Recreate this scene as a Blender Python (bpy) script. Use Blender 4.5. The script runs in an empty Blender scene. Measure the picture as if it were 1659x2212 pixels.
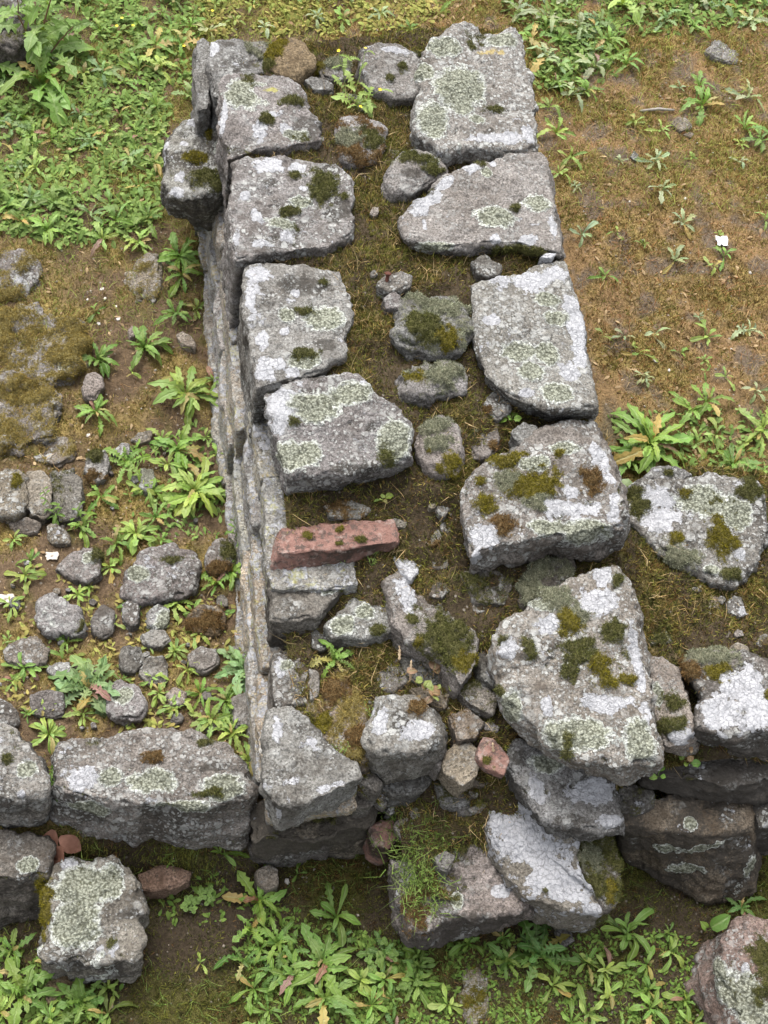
import bpy, math, random
import numpy as np
from mathutils import Matrix, Vector

# ------------------------------------------------------------------ camera, world, sun, exposure
scene = bpy.context.scene
COL = scene.collection
F_PX, DIST, Z_REF = 3000.0, 2.5, 0.5
NADIR, VANISH = (350.0, 2850.0), (60.0, -5460.0)          # in a 1659 x 2212 frame
_d = np.array([NADIR[0]-829.5, -(NADIR[1]-1106), -F_PX]); _d /= np.linalg.norm(_d)
_w = np.array([VANISH[0]-829.5, -(VANISH[1]-1106), -F_PX]); _w -= _d*(_w@_d); _w /= np.linalg.norm(_w)
_x = np.cross(_w, -_d)
RW = np.array([_x, _w, -_d])                              # camera axes -> world
CAM = np.array([0, 0, Z_REF]) - (RW @ np.array([0, 0, -1.0]))*DIST
cam_data = bpy.data.cameras.new('camera'); cam = bpy.data.objects.new('camera', cam_data); COL.objects.link(cam)
M4 = Matrix([list(RW[i]) + [CAM[i]] for i in range(3)] + [[0, 0, 0, 1]])
cam.matrix_world = M4
cam_data.sensor_fit = 'HORIZONTAL'; cam_data.sensor_width = 36.0; cam_data.lens = 36.0*F_PX/1659.0
cam_data.clip_start = 0.05; cam_data.clip_end = 200
scene.camera = cam

SUN_EL, SUN_AZ = 62.0, 345.0                              # azimuth from +Y, clockwise
world = bpy.data.worlds.new('World'); scene.world = world; world.use_nodes = True
wn = world.node_tree; wn.nodes.clear()
_sky = wn.nodes.new('ShaderNodeTexSky'); _sky.sky_type = 'NISHITA'; _sky.sun_disc = False
_sky.sun_elevation = math.radians(SUN_EL); _sky.sun_rotation = math.radians(SUN_AZ)
_sky.dust_density = 6.0; _sky.air_density = 1.0; _sky.ozone_density = 1.0
_hs = wn.nodes.new('ShaderNodeHueSaturation'); _hs.inputs['Saturation'].default_value = 0.25
_bg = wn.nodes.new('ShaderNodeBackground'); _bg.inputs['Strength'].default_value = 0.15
_out = wn.nodes.new('ShaderNodeOutputWorld')
wn.links.new(_sky.outputs[0], _hs.inputs['Color']); wn.links.new(_hs.outputs[0], _bg.inputs['Color']); wn.links.new(_bg.outputs[0], _out.inputs[0])
sl = bpy.data.lights.new('sun', 'SUN'); sl.energy = 0.8; sl.angle = math.radians(40); sl.color = (1.0, 0.96, 0.9)
sun = bpy.data.objects.new('sun', sl); COL.objects.link(sun)
_e, _a = math.radians(SUN_EL), math.radians(SUN_AZ)
sun_dir = Vector((math.sin(_a)*math.cos(_e), math.cos(_a)*math.cos(_e), math.sin(_e)))
sun.rotation_euler = sun_dir.to_track_quat('Z', 'Y').to_euler(); sun.location = (0, 0, 6)
vs = scene.view_settings
vs.view_transform = 'Standard'; vs.look = 'None'; vs.gamma = 1.0; vs.exposure = 1.45; vs.use_curve_mapping = False

# ------------------------------------------------------------------ helpers
rng = np.random.default_rng(7); random.seed(7)

def ray(u, v):
    return RW @ np.array([u-829.5, -(v-1106.0), -F_PX])
def P(u, v, z):
    r = ray(u, v); t = (z-CAM[2])/r[2]
    return CAM + r*t
def px2m(p):
    return float((RW.T @ (np.asarray(p)-CAM))[2]*-1)/F_PX
def to_px(p):
    c = (np.asarray(p)-CAM) @ RW
    return 829.5 + F_PX*c[..., 0]/-c[..., 2], 1106 - F_PX*c[..., 1]/-c[..., 2]

_perm = np.random.default_rng(3).permutation(512).astype(np.int64)
_perm = np.concatenate([_perm, _perm])
_grad = np.random.default_rng(4).normal(size=(512, 3)); _grad /= np.linalg.norm(_grad, axis=1)[:, None]
def perlin(p):
    p = np.asarray(p, float) + 1000.0
    i = np.floor(p).astype(np.int64); f = p - i; u = f*f*f*(f*(f*6-15)+10)
    i &= 255
    out = 0
    for dx in (0, 1):
        wx = u[:, 0] if dx else 1-u[:, 0]
        for dy in (0, 1):
            wy = u[:, 1] if dy else 1-u[:, 1]
            for dz in (0, 1):
                wz = u[:, 2] if dz else 1-u[:, 2]
                h = _perm[_perm[_perm[i[:, 0]+dx]+i[:, 1]+dy]+i[:, 2]+dz]
                g = _grad[h]
                out = out + wx*wy*wz*((f-np.array([dx, dy, dz]))*g).sum(1)
    return out*1.6
def fbm(p, octv=4, gain=0.5):
    a, s, tot = 1.0, 0, 0
    p = np.asarray(p, float)
    for k in range(octv):
        s = s + a*perlin(p*(2.03**k) + 17.3*k); tot += a; a *= gain
    return s/tot
def sstep(a, b, x):
    t = np.clip((x-a)/(b-a), 0, 1); return t*t*(3-2*t)

def new_mesh(name, V, F, mat=None, smooth=True, attrs=None, cols=None):
    V = np.asarray(V, np.float32); me = bpy.data.meshes.new(name)
    if isinstance(F, np.ndarray):
        n, k = F.shape; idx = F.astype(np.int32).ravel(); starts = (np.arange(n)*k).astype(np.int32)
    else:
        idx = np.array([i for f in F for i in f], np.int32); ln = np.array([len(f) for f in F]); starts = np.concatenate([[0], np.cumsum(ln)[:-1]]).astype(np.int32); n = len(F)
    me.vertices.add(len(V)); me.vertices.foreach_set('co', V.ravel())
    me.loops.add(len(idx)); me.loops.foreach_set('vertex_index', idx)
    me.polygons.add(n); me.polygons.foreach_set('loop_start', starts)
    me.update(calc_edges=True)
    if smooth: me.polygons.foreach_set('use_smooth', np.ones(n, bool))
    for k, a in (attrs or {}).items():
        me.attributes.new(k, 'FLOAT', 'POINT').data.foreach_set('value', np.asarray(a, np.float32))
    for k, c in (cols or {}).items():
        c = np.concatenate([np.asarray(c, np.float32), np.ones((len(V), 1), np.float32)], 1)
        me.attributes.new(k, 'FLOAT_COLOR', 'POINT').data.foreach_set('color', c.ravel())
    if mat: me.materials.append(mat)
    return me
def link(name, data, parent=None, loc=None):
    o = bpy.data.objects.new(name, data); COL.objects.link(o)
    if parent: o.parent = parent
    if loc is not None: o.location = loc
    return o
def tag(o, label=None, cat=None, group=None, kind=None):
    if label: o['label'] = label
    if cat: o['category'] = cat
    if group: o['group'] = group
    if kind: o['kind'] = kind
    return o
def empty(name, loc=(0, 0, 0)):
    o = bpy.data.objects.new(name, None); COL.objects.link(o); o.location = loc; o.empty_display_size = 0.05
    return o
def inpoly(x, y, poly):
    x = np.asarray(x); y = np.asarray(y); ins = np.zeros(x.shape, bool); n = len(poly)
    for i in range(n):
        x1, y1 = poly[i]; x2, y2 = poly[(i+1) % n]
        c = ((y1 > y) != (y2 > y)) & (x < (x2-x1)*(y-y1)/((y2-y1) or 1e-9) + x1)
        ins ^= c
    return ins

# ------------------------------------------------------------------ materials
class NT:
    def __init__(s, name):
        s.mat = bpy.data.materials.new(name); s.mat.use_nodes = True
        s.t = s.mat.node_tree; s.t.nodes.clear()
    def n(s, typ, ins=None, **kw):
        nd = s.t.nodes.new('ShaderNode'+typ)
        for k, v in kw.items(): setattr(nd, k, v)
        for k, v in (ins or {}).items():
            if isinstance(v, bpy.types.NodeSocket): s.t.links.new(v, nd.inputs[k])
            else: nd.inputs[k].default_value = v
        return nd
    def attr(s, name, out='Fac'): return s.n('Attribute', attribute_name=name).outputs[out]
    def noise(s, vec, scale, detail=3, rough=0.55, out=0): return s.n('TexNoise', {'Vector': vec, 'Scale': scale, 'Detail': detail, 'Roughness': rough}).outputs[out]
    def voro(s, vec, scale, feature='F1', rand=1.0): return s.n('TexVoronoi', {'Vector': vec, 'Scale': scale, 'Randomness': rand}, feature=feature)
    def math(s, op, a, b=0.0, clamp=False): return s.n('Math', {0: a, 1: b}, operation=op, use_clamp=clamp).outputs[0]
    def mix(s, f, a, b, mode='MIX'):
        def c4(c): return c if isinstance(c, bpy.types.NodeSocket) else (tuple(c)+(1,) if len(c) == 3 else tuple(c))
        nd = s.t.nodes.new('ShaderNodeMix'); nd.data_type = 'RGBA'; nd.blend_type = mode; nd.clamp_factor = True
        for i, v in ((0, f), (6, c4(a)), (7, c4(b))):
            if isinstance(v, bpy.types.NodeSocket): s.t.links.new(v, nd.inputs[i])
            else: nd.inputs[i].default_value = v
        return nd.outputs[2]
    def map(s, x, a, b, c=0.0, d=1.0):
        return s.n('MapRange', {0: x, 1: a, 2: b, 3: c, 4: d}, clamp=True).outputs[0]
    def finish(s, color, rough=0.9, height=None, dist=0.002, strength=1.0, transl=0.0, spec=0.25, tcol=None):
        ins = {'Base Color': color, 'Roughness': rough, 'Specular IOR Level': spec}
        if height is not None:
            ins['Normal'] = s.n('Bump', {'Strength': strength, 'Distance': dist, 'Height': height}).outputs[0]
        b = s.n('BsdfPrincipled', ins).outputs[0]
        if transl:
            tr = s.n('BsdfTranslucent', {'Color': tcol or color}).outputs[0]
            b = s.n('MixShader', {0: transl, 1: b, 2: tr}).outputs[0]
        s.t.links.new(b, s.n('OutputMaterial').inputs[0]); return s.mat

def rock_material():
    m = NT('weathered_rock')
    pos = m.n('NewGeometry').outputs['Position']
    oi = m.n('ObjectInfo'); tint = oi.outputs['Color']; rnd = oi.outputs['Random']
    nz = m.noise(pos, 230, 5, 0.75); n2 = m.noise(pos, 38, 4, 0.6); n3 = m.noise(pos, 130, 4, 0.6)
    warp = m.n('VectorMath', {0: pos, 1: m.n('VectorMath', {0: m.noise(pos, 70, 3, 0.6, out=1), 'Scale': 0.012}, operation='SCALE').outputs[0]}, operation='ADD').outputs[0]
    # grain of the stone itself
    c = m.mix(m.map(nz, 0.36, 0.64), (0.075, 0.07, 0.064), (0.46, 0.445, 0.42))
    c = m.mix(m.math('MULTIPLY', m.map(n2, 0.38, 0.66, 0.0, 0.9), m.map(rnd, 0, 1, 0.45, 1.0)), c, (0.14, 0.125, 0.11))
    c = m.mix(m.map(m.noise(pos, 8, 3), 0.45, 0.62, 0.0, 0.45), c, m.mix(1.0, c, (0.5, 0.46, 0.42), 'MULTIPLY'))
    c = m.mix(1.0, c, tint, 'MULTIPLY')
    c = m.mix(m.map(m.noise(pos, 150, 4, 0.7), 0.58, 0.66, 0, 0.85), c, (0.045, 0.04, 0.036))
    # dark film, denser on sides and in hollows
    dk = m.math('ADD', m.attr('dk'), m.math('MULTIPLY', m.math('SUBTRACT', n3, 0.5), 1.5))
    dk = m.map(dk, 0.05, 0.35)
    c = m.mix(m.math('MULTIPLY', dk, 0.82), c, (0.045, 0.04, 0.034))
    # fine pale crust, crumb by crumb
    lw = m.attr('lw')
    vc = m.voro(warp, 125); crumb_r = m.math('MULTIPLY', m.n('SeparateColor', {0: vc.outputs['Color']}).outputs[0], 0.55)
    crumb = m.map(m.math('SUBTRACT', crumb_r, vc.outputs['Distance']), -0.02, 0.06)
    gate = m.map(m.math('ADD', m.attr('cr'), m.math('MULTIPLY', m.math('SUBTRACT', m.noise(pos, 22, 3), 0.5), 2.2)), -0.05, 0.3)
    vc2 = m.voro(warp, 62); cr2 = m.math('MULTIPLY', m.n('SeparateColor', {0: vc2.outputs['Color']}).outputs[1], 0.62)
    crumb2 = m.map(m.math('SUBTRACT', m.math('ADD', cr2, m.math('MULTIPLY', m.math('SUBTRACT', n3, 0.5), 0.5)), vc2.outputs['Distance']), -0.02, 0.05)
    vc3 = m.map(m.noise(pos, 170, 5, 0.7), 0.50, 0.60)
    crumb = m.math('MAXIMUM', m.math('MULTIPLY', crumb, gate), m.math('MULTIPLY', m.math('MULTIPLY', m.math('MAXIMUM', crumb2, vc3), gate), m.map(m.noise(pos, 17, 4, 0.6), 0.42, 0.58)))
    palev = m.mix(m.noise(pos, 300, 2), (0.22, 0.225, 0.21), (0.45, 0.45, 0.435))
    c = m.mix(m.math('MULTIPLY', crumb, m.map(rnd, 0, 1, 0.5, 0.95)), c, palev)
    # smooth white crust in large plates, cracked
    e = m.math('ADD', lw, m.math('MULTIPLY', m.math('SUBTRACT', m.noise(pos, 75, 6, 0.7), 0.5), 2.4))
    white = m.map(e, -0.02, 0.05)
    crack = m.map(m.voro(warp, 95, 'DISTANCE_TO_EDGE').outputs[0], 0.0, 0.055)
    wcol = m.mix(m.noise(pos, 45, 4), (0.29, 0.295, 0.31), (0.47, 0.47, 0.485))
    wcol = m.mix(m.map(m.noise(pos, 240, 3), 0.48, 0.72, 0, 0.55), wcol, (0.24, 0.24, 0.245))
    wcol = m.mix(m.math('MULTIPLY', m.map(crack, 0.0, 1.0, 0.55, 0.0), m.map(m.noise(pos, 20, 2), 0.35, 0.6)), wcol, (0.12, 0.115, 0.11))
    c = m.mix(white, c, wcol)
    # leafy green-grey lichen, pale at its rim
    lf = m.attr('lf')
    ef = m.math('ADD', lf, m.math('MULTIPLY', m.math('SUBTRACT', m.noise(pos, 110, 6, 0.72), 0.5), 1.3))
    leafy = m.map(ef, 0.0, 0.06)
    vf = m.voro(warp, 190); fl = m.math('ADD', m.math('MULTIPLY', vf.outputs['Distance'], 0.45), m.math('MULTIPLY', m.noise(pos, 260, 5, 0.75), 0.75))
    fcol = m.mix(m.map(fl, 0.42, 0.72), (0.36, 0.375, 0.30), (0.085, 0.088, 0.062))
    rimc = m.mix(m.map(fl, 0.5, 0.8), (0.58, 0.60, 0.56), (0.2, 0.205, 0.18))
    fcol = m.mix(m.map(ef, 0.1, 0.32), rimc, fcol)
    c = m.mix(m.math('MULTIPLY', leafy, 0.93), c, fcol)
    # yellow crust
    ey = m.math('ADD', m.attr('yl'), m.math('MULTIPLY', m.math('SUBTRACT', m.noise(pos, 130, 4, 0.7), 0.5), 2.2))
    c = m.mix(m.map(ey, 0.1, 0.6, 0, 0.6), c, m.mix(m.map(rnd, 0.4, 0.6), (0.36, 0.34, 0.07), (0.38, 0.29, 0.08)))
    # moss film under the cushions
    em = m.math('ADD', m.attr('ms'), m.math('MULTIPLY', m.math('SUBTRACT', m.noise(pos, 110, 5, 0.7), 0.5), 1.6))
    em = m.math('ADD', em, m.math('MULTIPLY', m.math('SUBTRACT', m.noise(pos, 300, 3, 0.7), 0.5), 1.4))
    c = m.mix(m.map(em, -0.12, 0.25, 0, 0.95), c, m.mix(m.noise(pos, 330, 2), m.attr('mc', 'Color'), (0.05, 0.042, 0.015)))
    # relief
    h = m.math('ADD', m.math('MULTIPLY', m.noise(pos, 300, 4, 0.7), 0.9), m.math('MULTIPLY', m.noise(pos, 90, 4, 0.6), 1.4))
    h = m.math('ADD', h, m.math('MULTIPLY', crumb, 0.5))
    h = m.math('ADD', h, m.math('MULTIPLY', m.math('MULTIPLY', leafy, m.math('SUBTRACT', 1.0, vf.outputs['Distance'])), 1.0))
    h = m.math('ADD', h, m.math('MULTIPLY', m.math('MULTIPLY', white, crack), 0.35))
    return m.finish(c, 0.93, h, 0.0042, 1.0, spec=0.15)

def terracotta_material():
    m = NT('terracotta'); pos = m.n('NewGeometry').outputs['Position']
    n1 = m.noise(pos, 90, 5, 0.65); n2 = m.noise(pos, 30, 4)
    c = m.mix(m.map(n1, 0.3, 0.7), (0.145, 0.078, 0.062), (0.26, 0.155, 0.13))
    c = m.mix(m.map(m.noise(pos, 70, 6, 0.72), 0.5, 0.58, 0, 0.85), c, (0.075, 0.06, 0.052))
    c = m.mix(m.map(m.math('ADD', m.attr('dk'), m.math('SUBTRACT', n1, 0.5)), 0.0, 0.4, 0, 0.85), c, (0.035, 0.028, 0.022))
    c = m.mix(m.map(m.noise(pos, 48, 6, 0.7), 0.54, 0.62, 0, 0.6), c, (0.30, 0.24, 0.21))
    c = m.mix(m.map(m.math('ADD', m.attr('ms'), m.math('MULTIPLY', m.math('SUBTRACT', n1, 0.5), 0.8)), 0, 0.1), c, (0.09, 0.08, 0.02))
    h = m.math('ADD', m.noise(pos, 320, 3, 0.7), m.math('MULTIPLY', n1, 1.6))
    return m.finish(c, 0.95, h, 0.0025, 1.0, spec=0.1)

def soil_material():
    m = NT('mossy_soil'); pos = m.n('NewGeometry').outputs['Position']
    base = m.attr('gc', 'Color')
    n1 = m.noise(pos, 160, 5, 0.7); n2 = m.noise(pos, 25, 4, 0.6)
    c = m.mix(m.map(n1, 0.3, 0.72), m.mix(1.0, base, (0.45, 0.42, 0.4), 'MULTIPLY'), m.mix(1.0, base, (1.6, 1.55, 1.5), 'MULTIPLY'))
    c = m.mix(m.map(n2, 0.5, 0.75, 0, 0.6), c, (0.06, 0.043, 0.028))
    v = m.voro(pos, 140)
    c = m.mix(m.map(m.math('ADD', m.n('SeparateColor', {0: v.outputs['Color']}).outputs[0], m.math('MULTIPLY', v.outputs['Distance'], -0.2)), 0.9, 0.94, 0, 0.7), c, (0.3, 0.27, 0.23))
    h = m.math('ADD', m.math('MULTIPLY', n1, 1.5), m.noise(pos, 420, 3, 0.7))
    return m.finish(c, 0.97, h, 0.004, 1.0, spec=0.08)

def blade_material(name, transl=0.25):
    m = NT(name); c = m.attr('col', 'Color')
    return m.finish(c, 0.8, transl=transl, spec=0.15)

def leaf_material():
    m = NT('weed_leaf'); oi = m.n('ObjectInfo'); pos = m.n('NewGeometry').outputs['Position']
    c = oi.outputs['Color']
    n = m.noise(pos, 60, 3)
    c = m.mix(m.map(n, 0.3, 0.75, 0.0, 0.5), c, m.mix(1.0, c, (0.55, 0.62, 0.5), 'MULTIPLY'))
    e = m.attr('edge')
    c = m.mix(m.map(e, 0.05, 0.22, 0.55, 0.0), c, m.mix(0.5, c, (0.34, 0.40, 0.20)))
    c = m.mix(m.map(m.noise(pos, 170, 4, 0.65), 0.62, 0.7, 0, 0.6), c, (0.12, 0.085, 0.03))
    c = m.mix(m.map(m.noise(pos, 14, 2), 0.5, 0.7, 0, 0.35), c, m.mix(1.0, c, (1.25, 1.0, 0.7), 'MULTIPLY'))
    h = m.math('ADD', m.noise(pos, 130, 3), m.math('MULTIPLY', m.map(e, 0.0, 0.3), 0.6))
    return m.finish(c, 0.52, h, 0.0022, 0.8, transl=0.22, spec=0.35, tcol=m.mix(1.0, c, (1.5, 1.5, 0.6), 'MULTIPLY'))

def plain_material(name, a, b, scale=120, rough=0.8, dist=0.001):
    m = NT(name); pos = m.n('NewGeometry').outputs['Position']; n = m.noise(pos, scale, 5, 0.65)
    return m.finish(m.mix(m.map(n, 0.3, 0.7), a, b), rough, n, dist, 1.0, spec=0.2)

ROCK = rock_material(); TERRA = terracotta_material(); SOIL = soil_material()
MOSS = blade_material('moss_blades', 0.2); LEAF = leaf_material(); GRASS = blade_material('grass_blades', 0.3)
RUST = plain_material('rusty_iron', (0.10, 0.035, 0.02), (0.045, 0.022, 0.018), 300, 0.85)
PAPER = plain_material('white_paper', (0.6, 0.6, 0.61), (0.72, 0.72, 0.72), 40, 0.7)
SHELL = plain_material('shell', (0.42, 0.36, 0.3), (0.55, 0.5, 0.44), 160, 0.7)
DEADLEAF = plain_material('dead_leaf', (0.12, 0.055, 0.035), (0.20, 0.10, 0.07), 70, 0.55)
STEM = plain_material('stem', (0.10, 0.035, 0.035), (0.14, 0.10, 0.04), 30, 0.6)
GSTEM = plain_material('green_stem', (0.10, 0.16, 0.04), (0.18, 0.22, 0.07), 30, 0.6)
YELLOW = plain_material('yellow_petal', (0.75, 0.55, 0.02), (0.8, 0.65, 0.05), 30, 0.6)
WOOD = plain_material('grey_twig', (0.30, 0.28, 0.25), (0.16, 0.14, 0.12), 90, 0.9)

# ------------------------------------------------------------------ blades (moss, grass): many small triangles in one mesh
MOSSC = {'mg': ((0.25, 0.21, 0.018), (0.075, 0.07, 0.008)),       # bright olive cushions
         'mk': ((0.155, 0.16, 0.045), (0.035, 0.04, 0.012)),      # dark green
         'mp': ((0.40, 0.41, 0.29), (0.10, 0.11, 0.06)),       # hoary grey-green
         'mo': ((0.40, 0.32, 0.10), (0.18, 0.125, 0.032)),        # ochre
         'mb': ((0.25, 0.145, 0.055), (0.09, 0.055, 0.022)),
         'ml': ((0.25, 0.245, 0.05), (0.11, 0.115, 0.024))}        # brown
def scatter_tris(V, F, w, n):
    """n random points on quads/tris weighted by the face weight w; returns points, normals, face ids"""
    T = F if F.shape[1] == 3 else np.concatenate([F[:, [0, 1, 2]], F[:, [0, 2, 3]]])
    wf = w[T].mean(1)
    a, b, c = V[T[:, 0]], V[T[:, 1]], V[T[:, 2]]
    nn = np.cross(b-a, c-a); ar = np.linalg.norm(nn, axis=1)
    p = ar*np.clip(wf, 0, None); tot = p.sum()
    if tot <= 0 or n <= 0: return None
    k = rng.choice(len(T), n, p=p/tot)
    r1 = np.sqrt(rng.random(n)); r2 = rng.random(n)
    bc = np.stack([1-r1, r1*(1-r2), r1*r2], 1)
    pt = (a[k]*bc[:, :1] + b[k]*bc[:, 1:2] + c[k]*bc[:, 2:])
    nrm = nn[k]/np.maximum(ar[k], 1e-12)[:, None]
    return pt, nrm, T[k], bc
def blades(pt, nrm, length, width, spread, col, bend=0.0, up=0.0):
    """one narrow blade (a triangle, or two segments when bend) per point"""
    n = len(pt)
    d = nrm + np.array([0, 0, up]) + rng.normal(size=(n, 3))*spread
    d /= np.linalg.norm(d, axis=1)[:, None]
    s = np.cross(d, rng.normal(size=(n, 3))); s /= np.linalg.norm(s, axis=1)[:, None]
    L = np.asarray(length)*np.ones(n); W = np.asarray(width)*np.ones(n)
    b0 = pt - s*W[:, None]*0.5 - nrm*0.001; b1 = pt + s*W[:, None]*0.5 - nrm*0.001
    if bend == 0:
        V = np.stack([b0, b1, pt + d*L[:, None]], 1).reshape(-1, 3)
        F = np.arange(n*3).reshape(n, 3); C = np.repeat(col, 3, 0)
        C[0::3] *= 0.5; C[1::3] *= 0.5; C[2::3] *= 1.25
        return V, F, C
    side = rng.normal(size=(n, 3)); side[:, 2] = -0.4
    m1 = pt + d*L[:, None]*0.5; tip = m1 + (d + side*bend)*L[:, None]*0.5
    V = np.stack([b0, b1, m1 - s*W[:, None]*0.42, m1 + s*W[:, None]*0.42, tip], 1).reshape(-1, 3)
    i = np.arange(n)[:, None]*5
    F = np.concatenate([i+np.array([[0, 1, 3]]), i+np.array([[0, 3, 2]]), i+np.array([[2, 3, 4]])])
    return V, F, np.repeat(col, 5, 0)
def mixcol(a, b, n, var=0.25):
    t = rng.random((n, 1)); c = np.array(a)*(1-t) + np.array(b)*t
    return c*(1+rng.normal(size=(n, 1))*var).clip(0.35, 1.9)
def cat_blades(parts):
    Vs, Fs, Cs, o = [], [], [], 0
    for V, F, C in parts:
        Vs.append(V); Fs.append(F+o); Cs.append(C); o += len(V)
    return np.concatenate(Vs), np.concatenate(Fs), np.concatenate(Cs)

# ------------------------------------------------------------------ stones
def resample(T, B, step):
    n = len(T); t_o, b_o = [], []
    for i in range(n):
        a, b, c, d = T[i], T[(i+1) % n], B[i], B[(i+1) % n]
        k = max(2, int(round(max(np.linalg.norm(b-a), np.linalg.norm(d-c))/step)))
        s = (np.arange(k)/k)[:, None]
        t_o.append(a+(b-a)*s); b_o.append(c+(d-c)*s)
    return np.concatenate(t_o), np.concatenate(b_o)
def circ_smooth(A, sig, step):
    n = len(A); w = max(1, int(3*sig/step)); k = np.exp(-0.5*(np.arange(-w, w+1)*step/max(sig, 1e-6))**2); k /= k.sum()
    out = np.zeros_like(A)
    for j, q in zip(range(-w, w+1), k): out += q*np.roll(A, j, 0)
    return out

def build_stone(top, z, base=None, zb=None, h=0.12, r=0.012, seed=0, step=0.0048, rough=1.0, dome=0.0, tint=(0.75, 0.74, 0.72), marks=(), cr=0.0, lw=-0.6, lf=-0.8, dk=-0.25, sdk=0.25, ms=-1.0, mcol='mk', yl=-1.5, mat=None, name='stone', parent=None, moss_n=1.0, taper=0.0, flat=None):
    sd = seed*13.7
    T = np.array([P(q[0], q[1], z+(q[2] if len(q) > 2 else 0)) for q in top])
    if base is None:
        c2 = T.mean(0); B = T.copy(); B[:, :2] = c2[:2] + (T[:, :2]-c2[:2])*(1+taper); B[:, 2] = (zb if zb is not None else z-h)
    else:
        B = np.array([P(q[0], q[1], zb+(q[2] if len(q) > 2 else 0)) for q in base])
    if (T[:, 0]*np.roll(T[:, 1], -1)-T[:, 1]*np.roll(T[:, 0], -1)).sum() < 0: T = T[::-1].copy(); B = B[::-1].copy()
    size = np.linalg.norm(T[:, :2].max(0)-T[:, :2].min(0))
    r = r*0.55
    if size < 0.09: step = min(step, 0.0038)
    T, B = resample(T, B, step)
    sg = min(r*0.6, size*0.04)
    T = circ_smooth(T, sg, step); B = circ_smooth(B, sg*1.3, step)
    n = len(T); grow = min(0.006, size*0.03)
    for A in (T, B):
        d0 = A-A.mean(0); d0[:, 2] = 0; A += d0/(np.linalg.norm(d0, axis=1)[:, None]+1e-9)*grow
    # irregular outline
    for A, am in ((T, 0.009), (B, 0.011)):
        c0 = A.mean(0); dirv = A-c0; dirv[:, 2] = 0; dirv /= np.linalg.norm(dirv, axis=1)[:, None]+1e-9
        A += dirv*((fbm(A*22+sd, 3)*am + fbm(A*75+sd, 2)*am*0.35)*rough*min(1, size/0.14))[:, None]
    c = T.mean(0); c[2] += dome
    rad = np.linalg.norm((T-c)[:, :2], axis=1).mean()
    rr = min(r, rad*0.22, max(0.004, (T[:, 2].mean()-B[:, 2].mean())*0.45))
    rings = []
    nc = max(6, int(rad/step))
    inset = 1-rr/rad
    for i in range(1, nc+1):
        q = i/nc*inset
        R = c + (T-c)*q; R[:, 2] = c[2] + (T[:, 2]-c[2])*q**1.4
        rings.append(R)
    zt = c[2] + (T[:, 2]-c[2])*inset**1.4
    for k in range(1, 6):
        a = k/6*math.pi/2
        q = inset + (1-inset)*math.sin(a)
        R = c + (T-c)*q; R[:, 2] = zt - rr*(1-math.cos(a)); rings.append(R)
    hs = np.linalg.norm(T-B, axis=1).mean(); ns = max(3, int(hs/(step*1.25)))
    Tl = T.copy(); Tl[:, 2] = zt - rr
    for k in range(0, ns+1):
        s = k/ns; rings.append(Tl*(1-s)+B*s)
    cb = B.mean(0)
    for q in (0.93, 0.7, 0.3):
        R = cb + (B-cb)*q; R[:, 2] = B[:, 2] - (1-q)*0.01; rings.append(R)
    V = np.concatenate([c[None], np.concatenate(rings), (cb-[0, 0, 0.008])[None]])
    nr = len(rings); j = np.arange(n); j1 = (j+1) % n
    quads = []
    for i in range(nr-1):
        a, b = 1+i*n, 1+(i+1)*n
        quads.append(np.stack([a+j, b+j, b+j1, a+j1], 1))
    Q = np.concatenate(quads)
    last = 1+(nr-1)*n; lastv = len(V)-1
    fan = np.concatenate([np.stack([np.zeros(n, int), 1+j, 1+j1], 1), np.stack([np.full(n, lastv), last+j1, last+j], 1)])
    TR = np.concatenate([Q[:, [0, 1, 2]], Q[:, [0, 2, 3]], fan])
    def normals(V):
        fn = np.cross(V[TR[:, 1]]-V[TR[:, 0]], V[TR[:, 2]]-V[TR[:, 0]])
        N = np.zeros_like(V)
        for k in range(3): np.add.at(N, TR[:, k], fn)
        return N/(np.linalg.norm(N, axis=1)[:, None]+1e-12)
    N = normals(V)
    am = rough*min(1.0, size/0.16)
    disp = fbm(V*13+sd, 2)*0.011*am + (0.5-np.abs(fbm(V*28+sd+5, 3)))*0.007*am - 0.002*am + fbm(V*95+sd, 3)*0.0036*min(1, am+0.2) + fbm(V*240+sd, 2)*0.0016
    pit = fbm(V*60+sd+40, 2); disp -= np.clip(pit-0.32, 0, 1)*0.012*am
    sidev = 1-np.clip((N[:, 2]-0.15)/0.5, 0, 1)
    disp += sidev*fbm(V*np.array([26, 26, 70])+sd+9, 3)*0.006*am       # bedded, broken sides
    disp -= np.exp(-((N[:, 2]-0.6)/0.28)**2)*np.clip(fbm(V*32+sd+77, 3)-0.05, 0, 1)*0.030*am   # chipped edges
    # lichen, moss, dark film fields
    hi = fbm(V*30+sd+2, 3); lo = fbm(V*11+sd+3, 2)
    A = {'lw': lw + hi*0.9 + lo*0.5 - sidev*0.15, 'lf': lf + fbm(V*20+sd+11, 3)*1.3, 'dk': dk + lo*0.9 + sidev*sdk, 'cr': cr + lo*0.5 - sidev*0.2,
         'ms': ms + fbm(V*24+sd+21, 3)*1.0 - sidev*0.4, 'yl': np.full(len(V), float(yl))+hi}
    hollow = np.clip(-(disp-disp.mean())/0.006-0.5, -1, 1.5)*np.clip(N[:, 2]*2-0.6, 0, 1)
    A['dk'] = A['dk'] + np.clip(hollow, 0, 1.2)*0.5 + fbm(V*7+sd+60, 2)*0.5  # film darker in hollows, plus broad random patches
    if moss_n > 0: A['ms'] = np.maximum(A['ms'], np.clip(hollow-0.75, -1, 0.35) + fbm(V*9+sd+70, 2)*0.9 - 0.25)
    mc = np.tile(np.array(MOSSC[mcol][0])*0.6, (len(V), 1)); mkind = np.zeros(len(V), int); kinds = list(MOSSC)
    mkind[:] = kinds.index(mcol)
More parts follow.
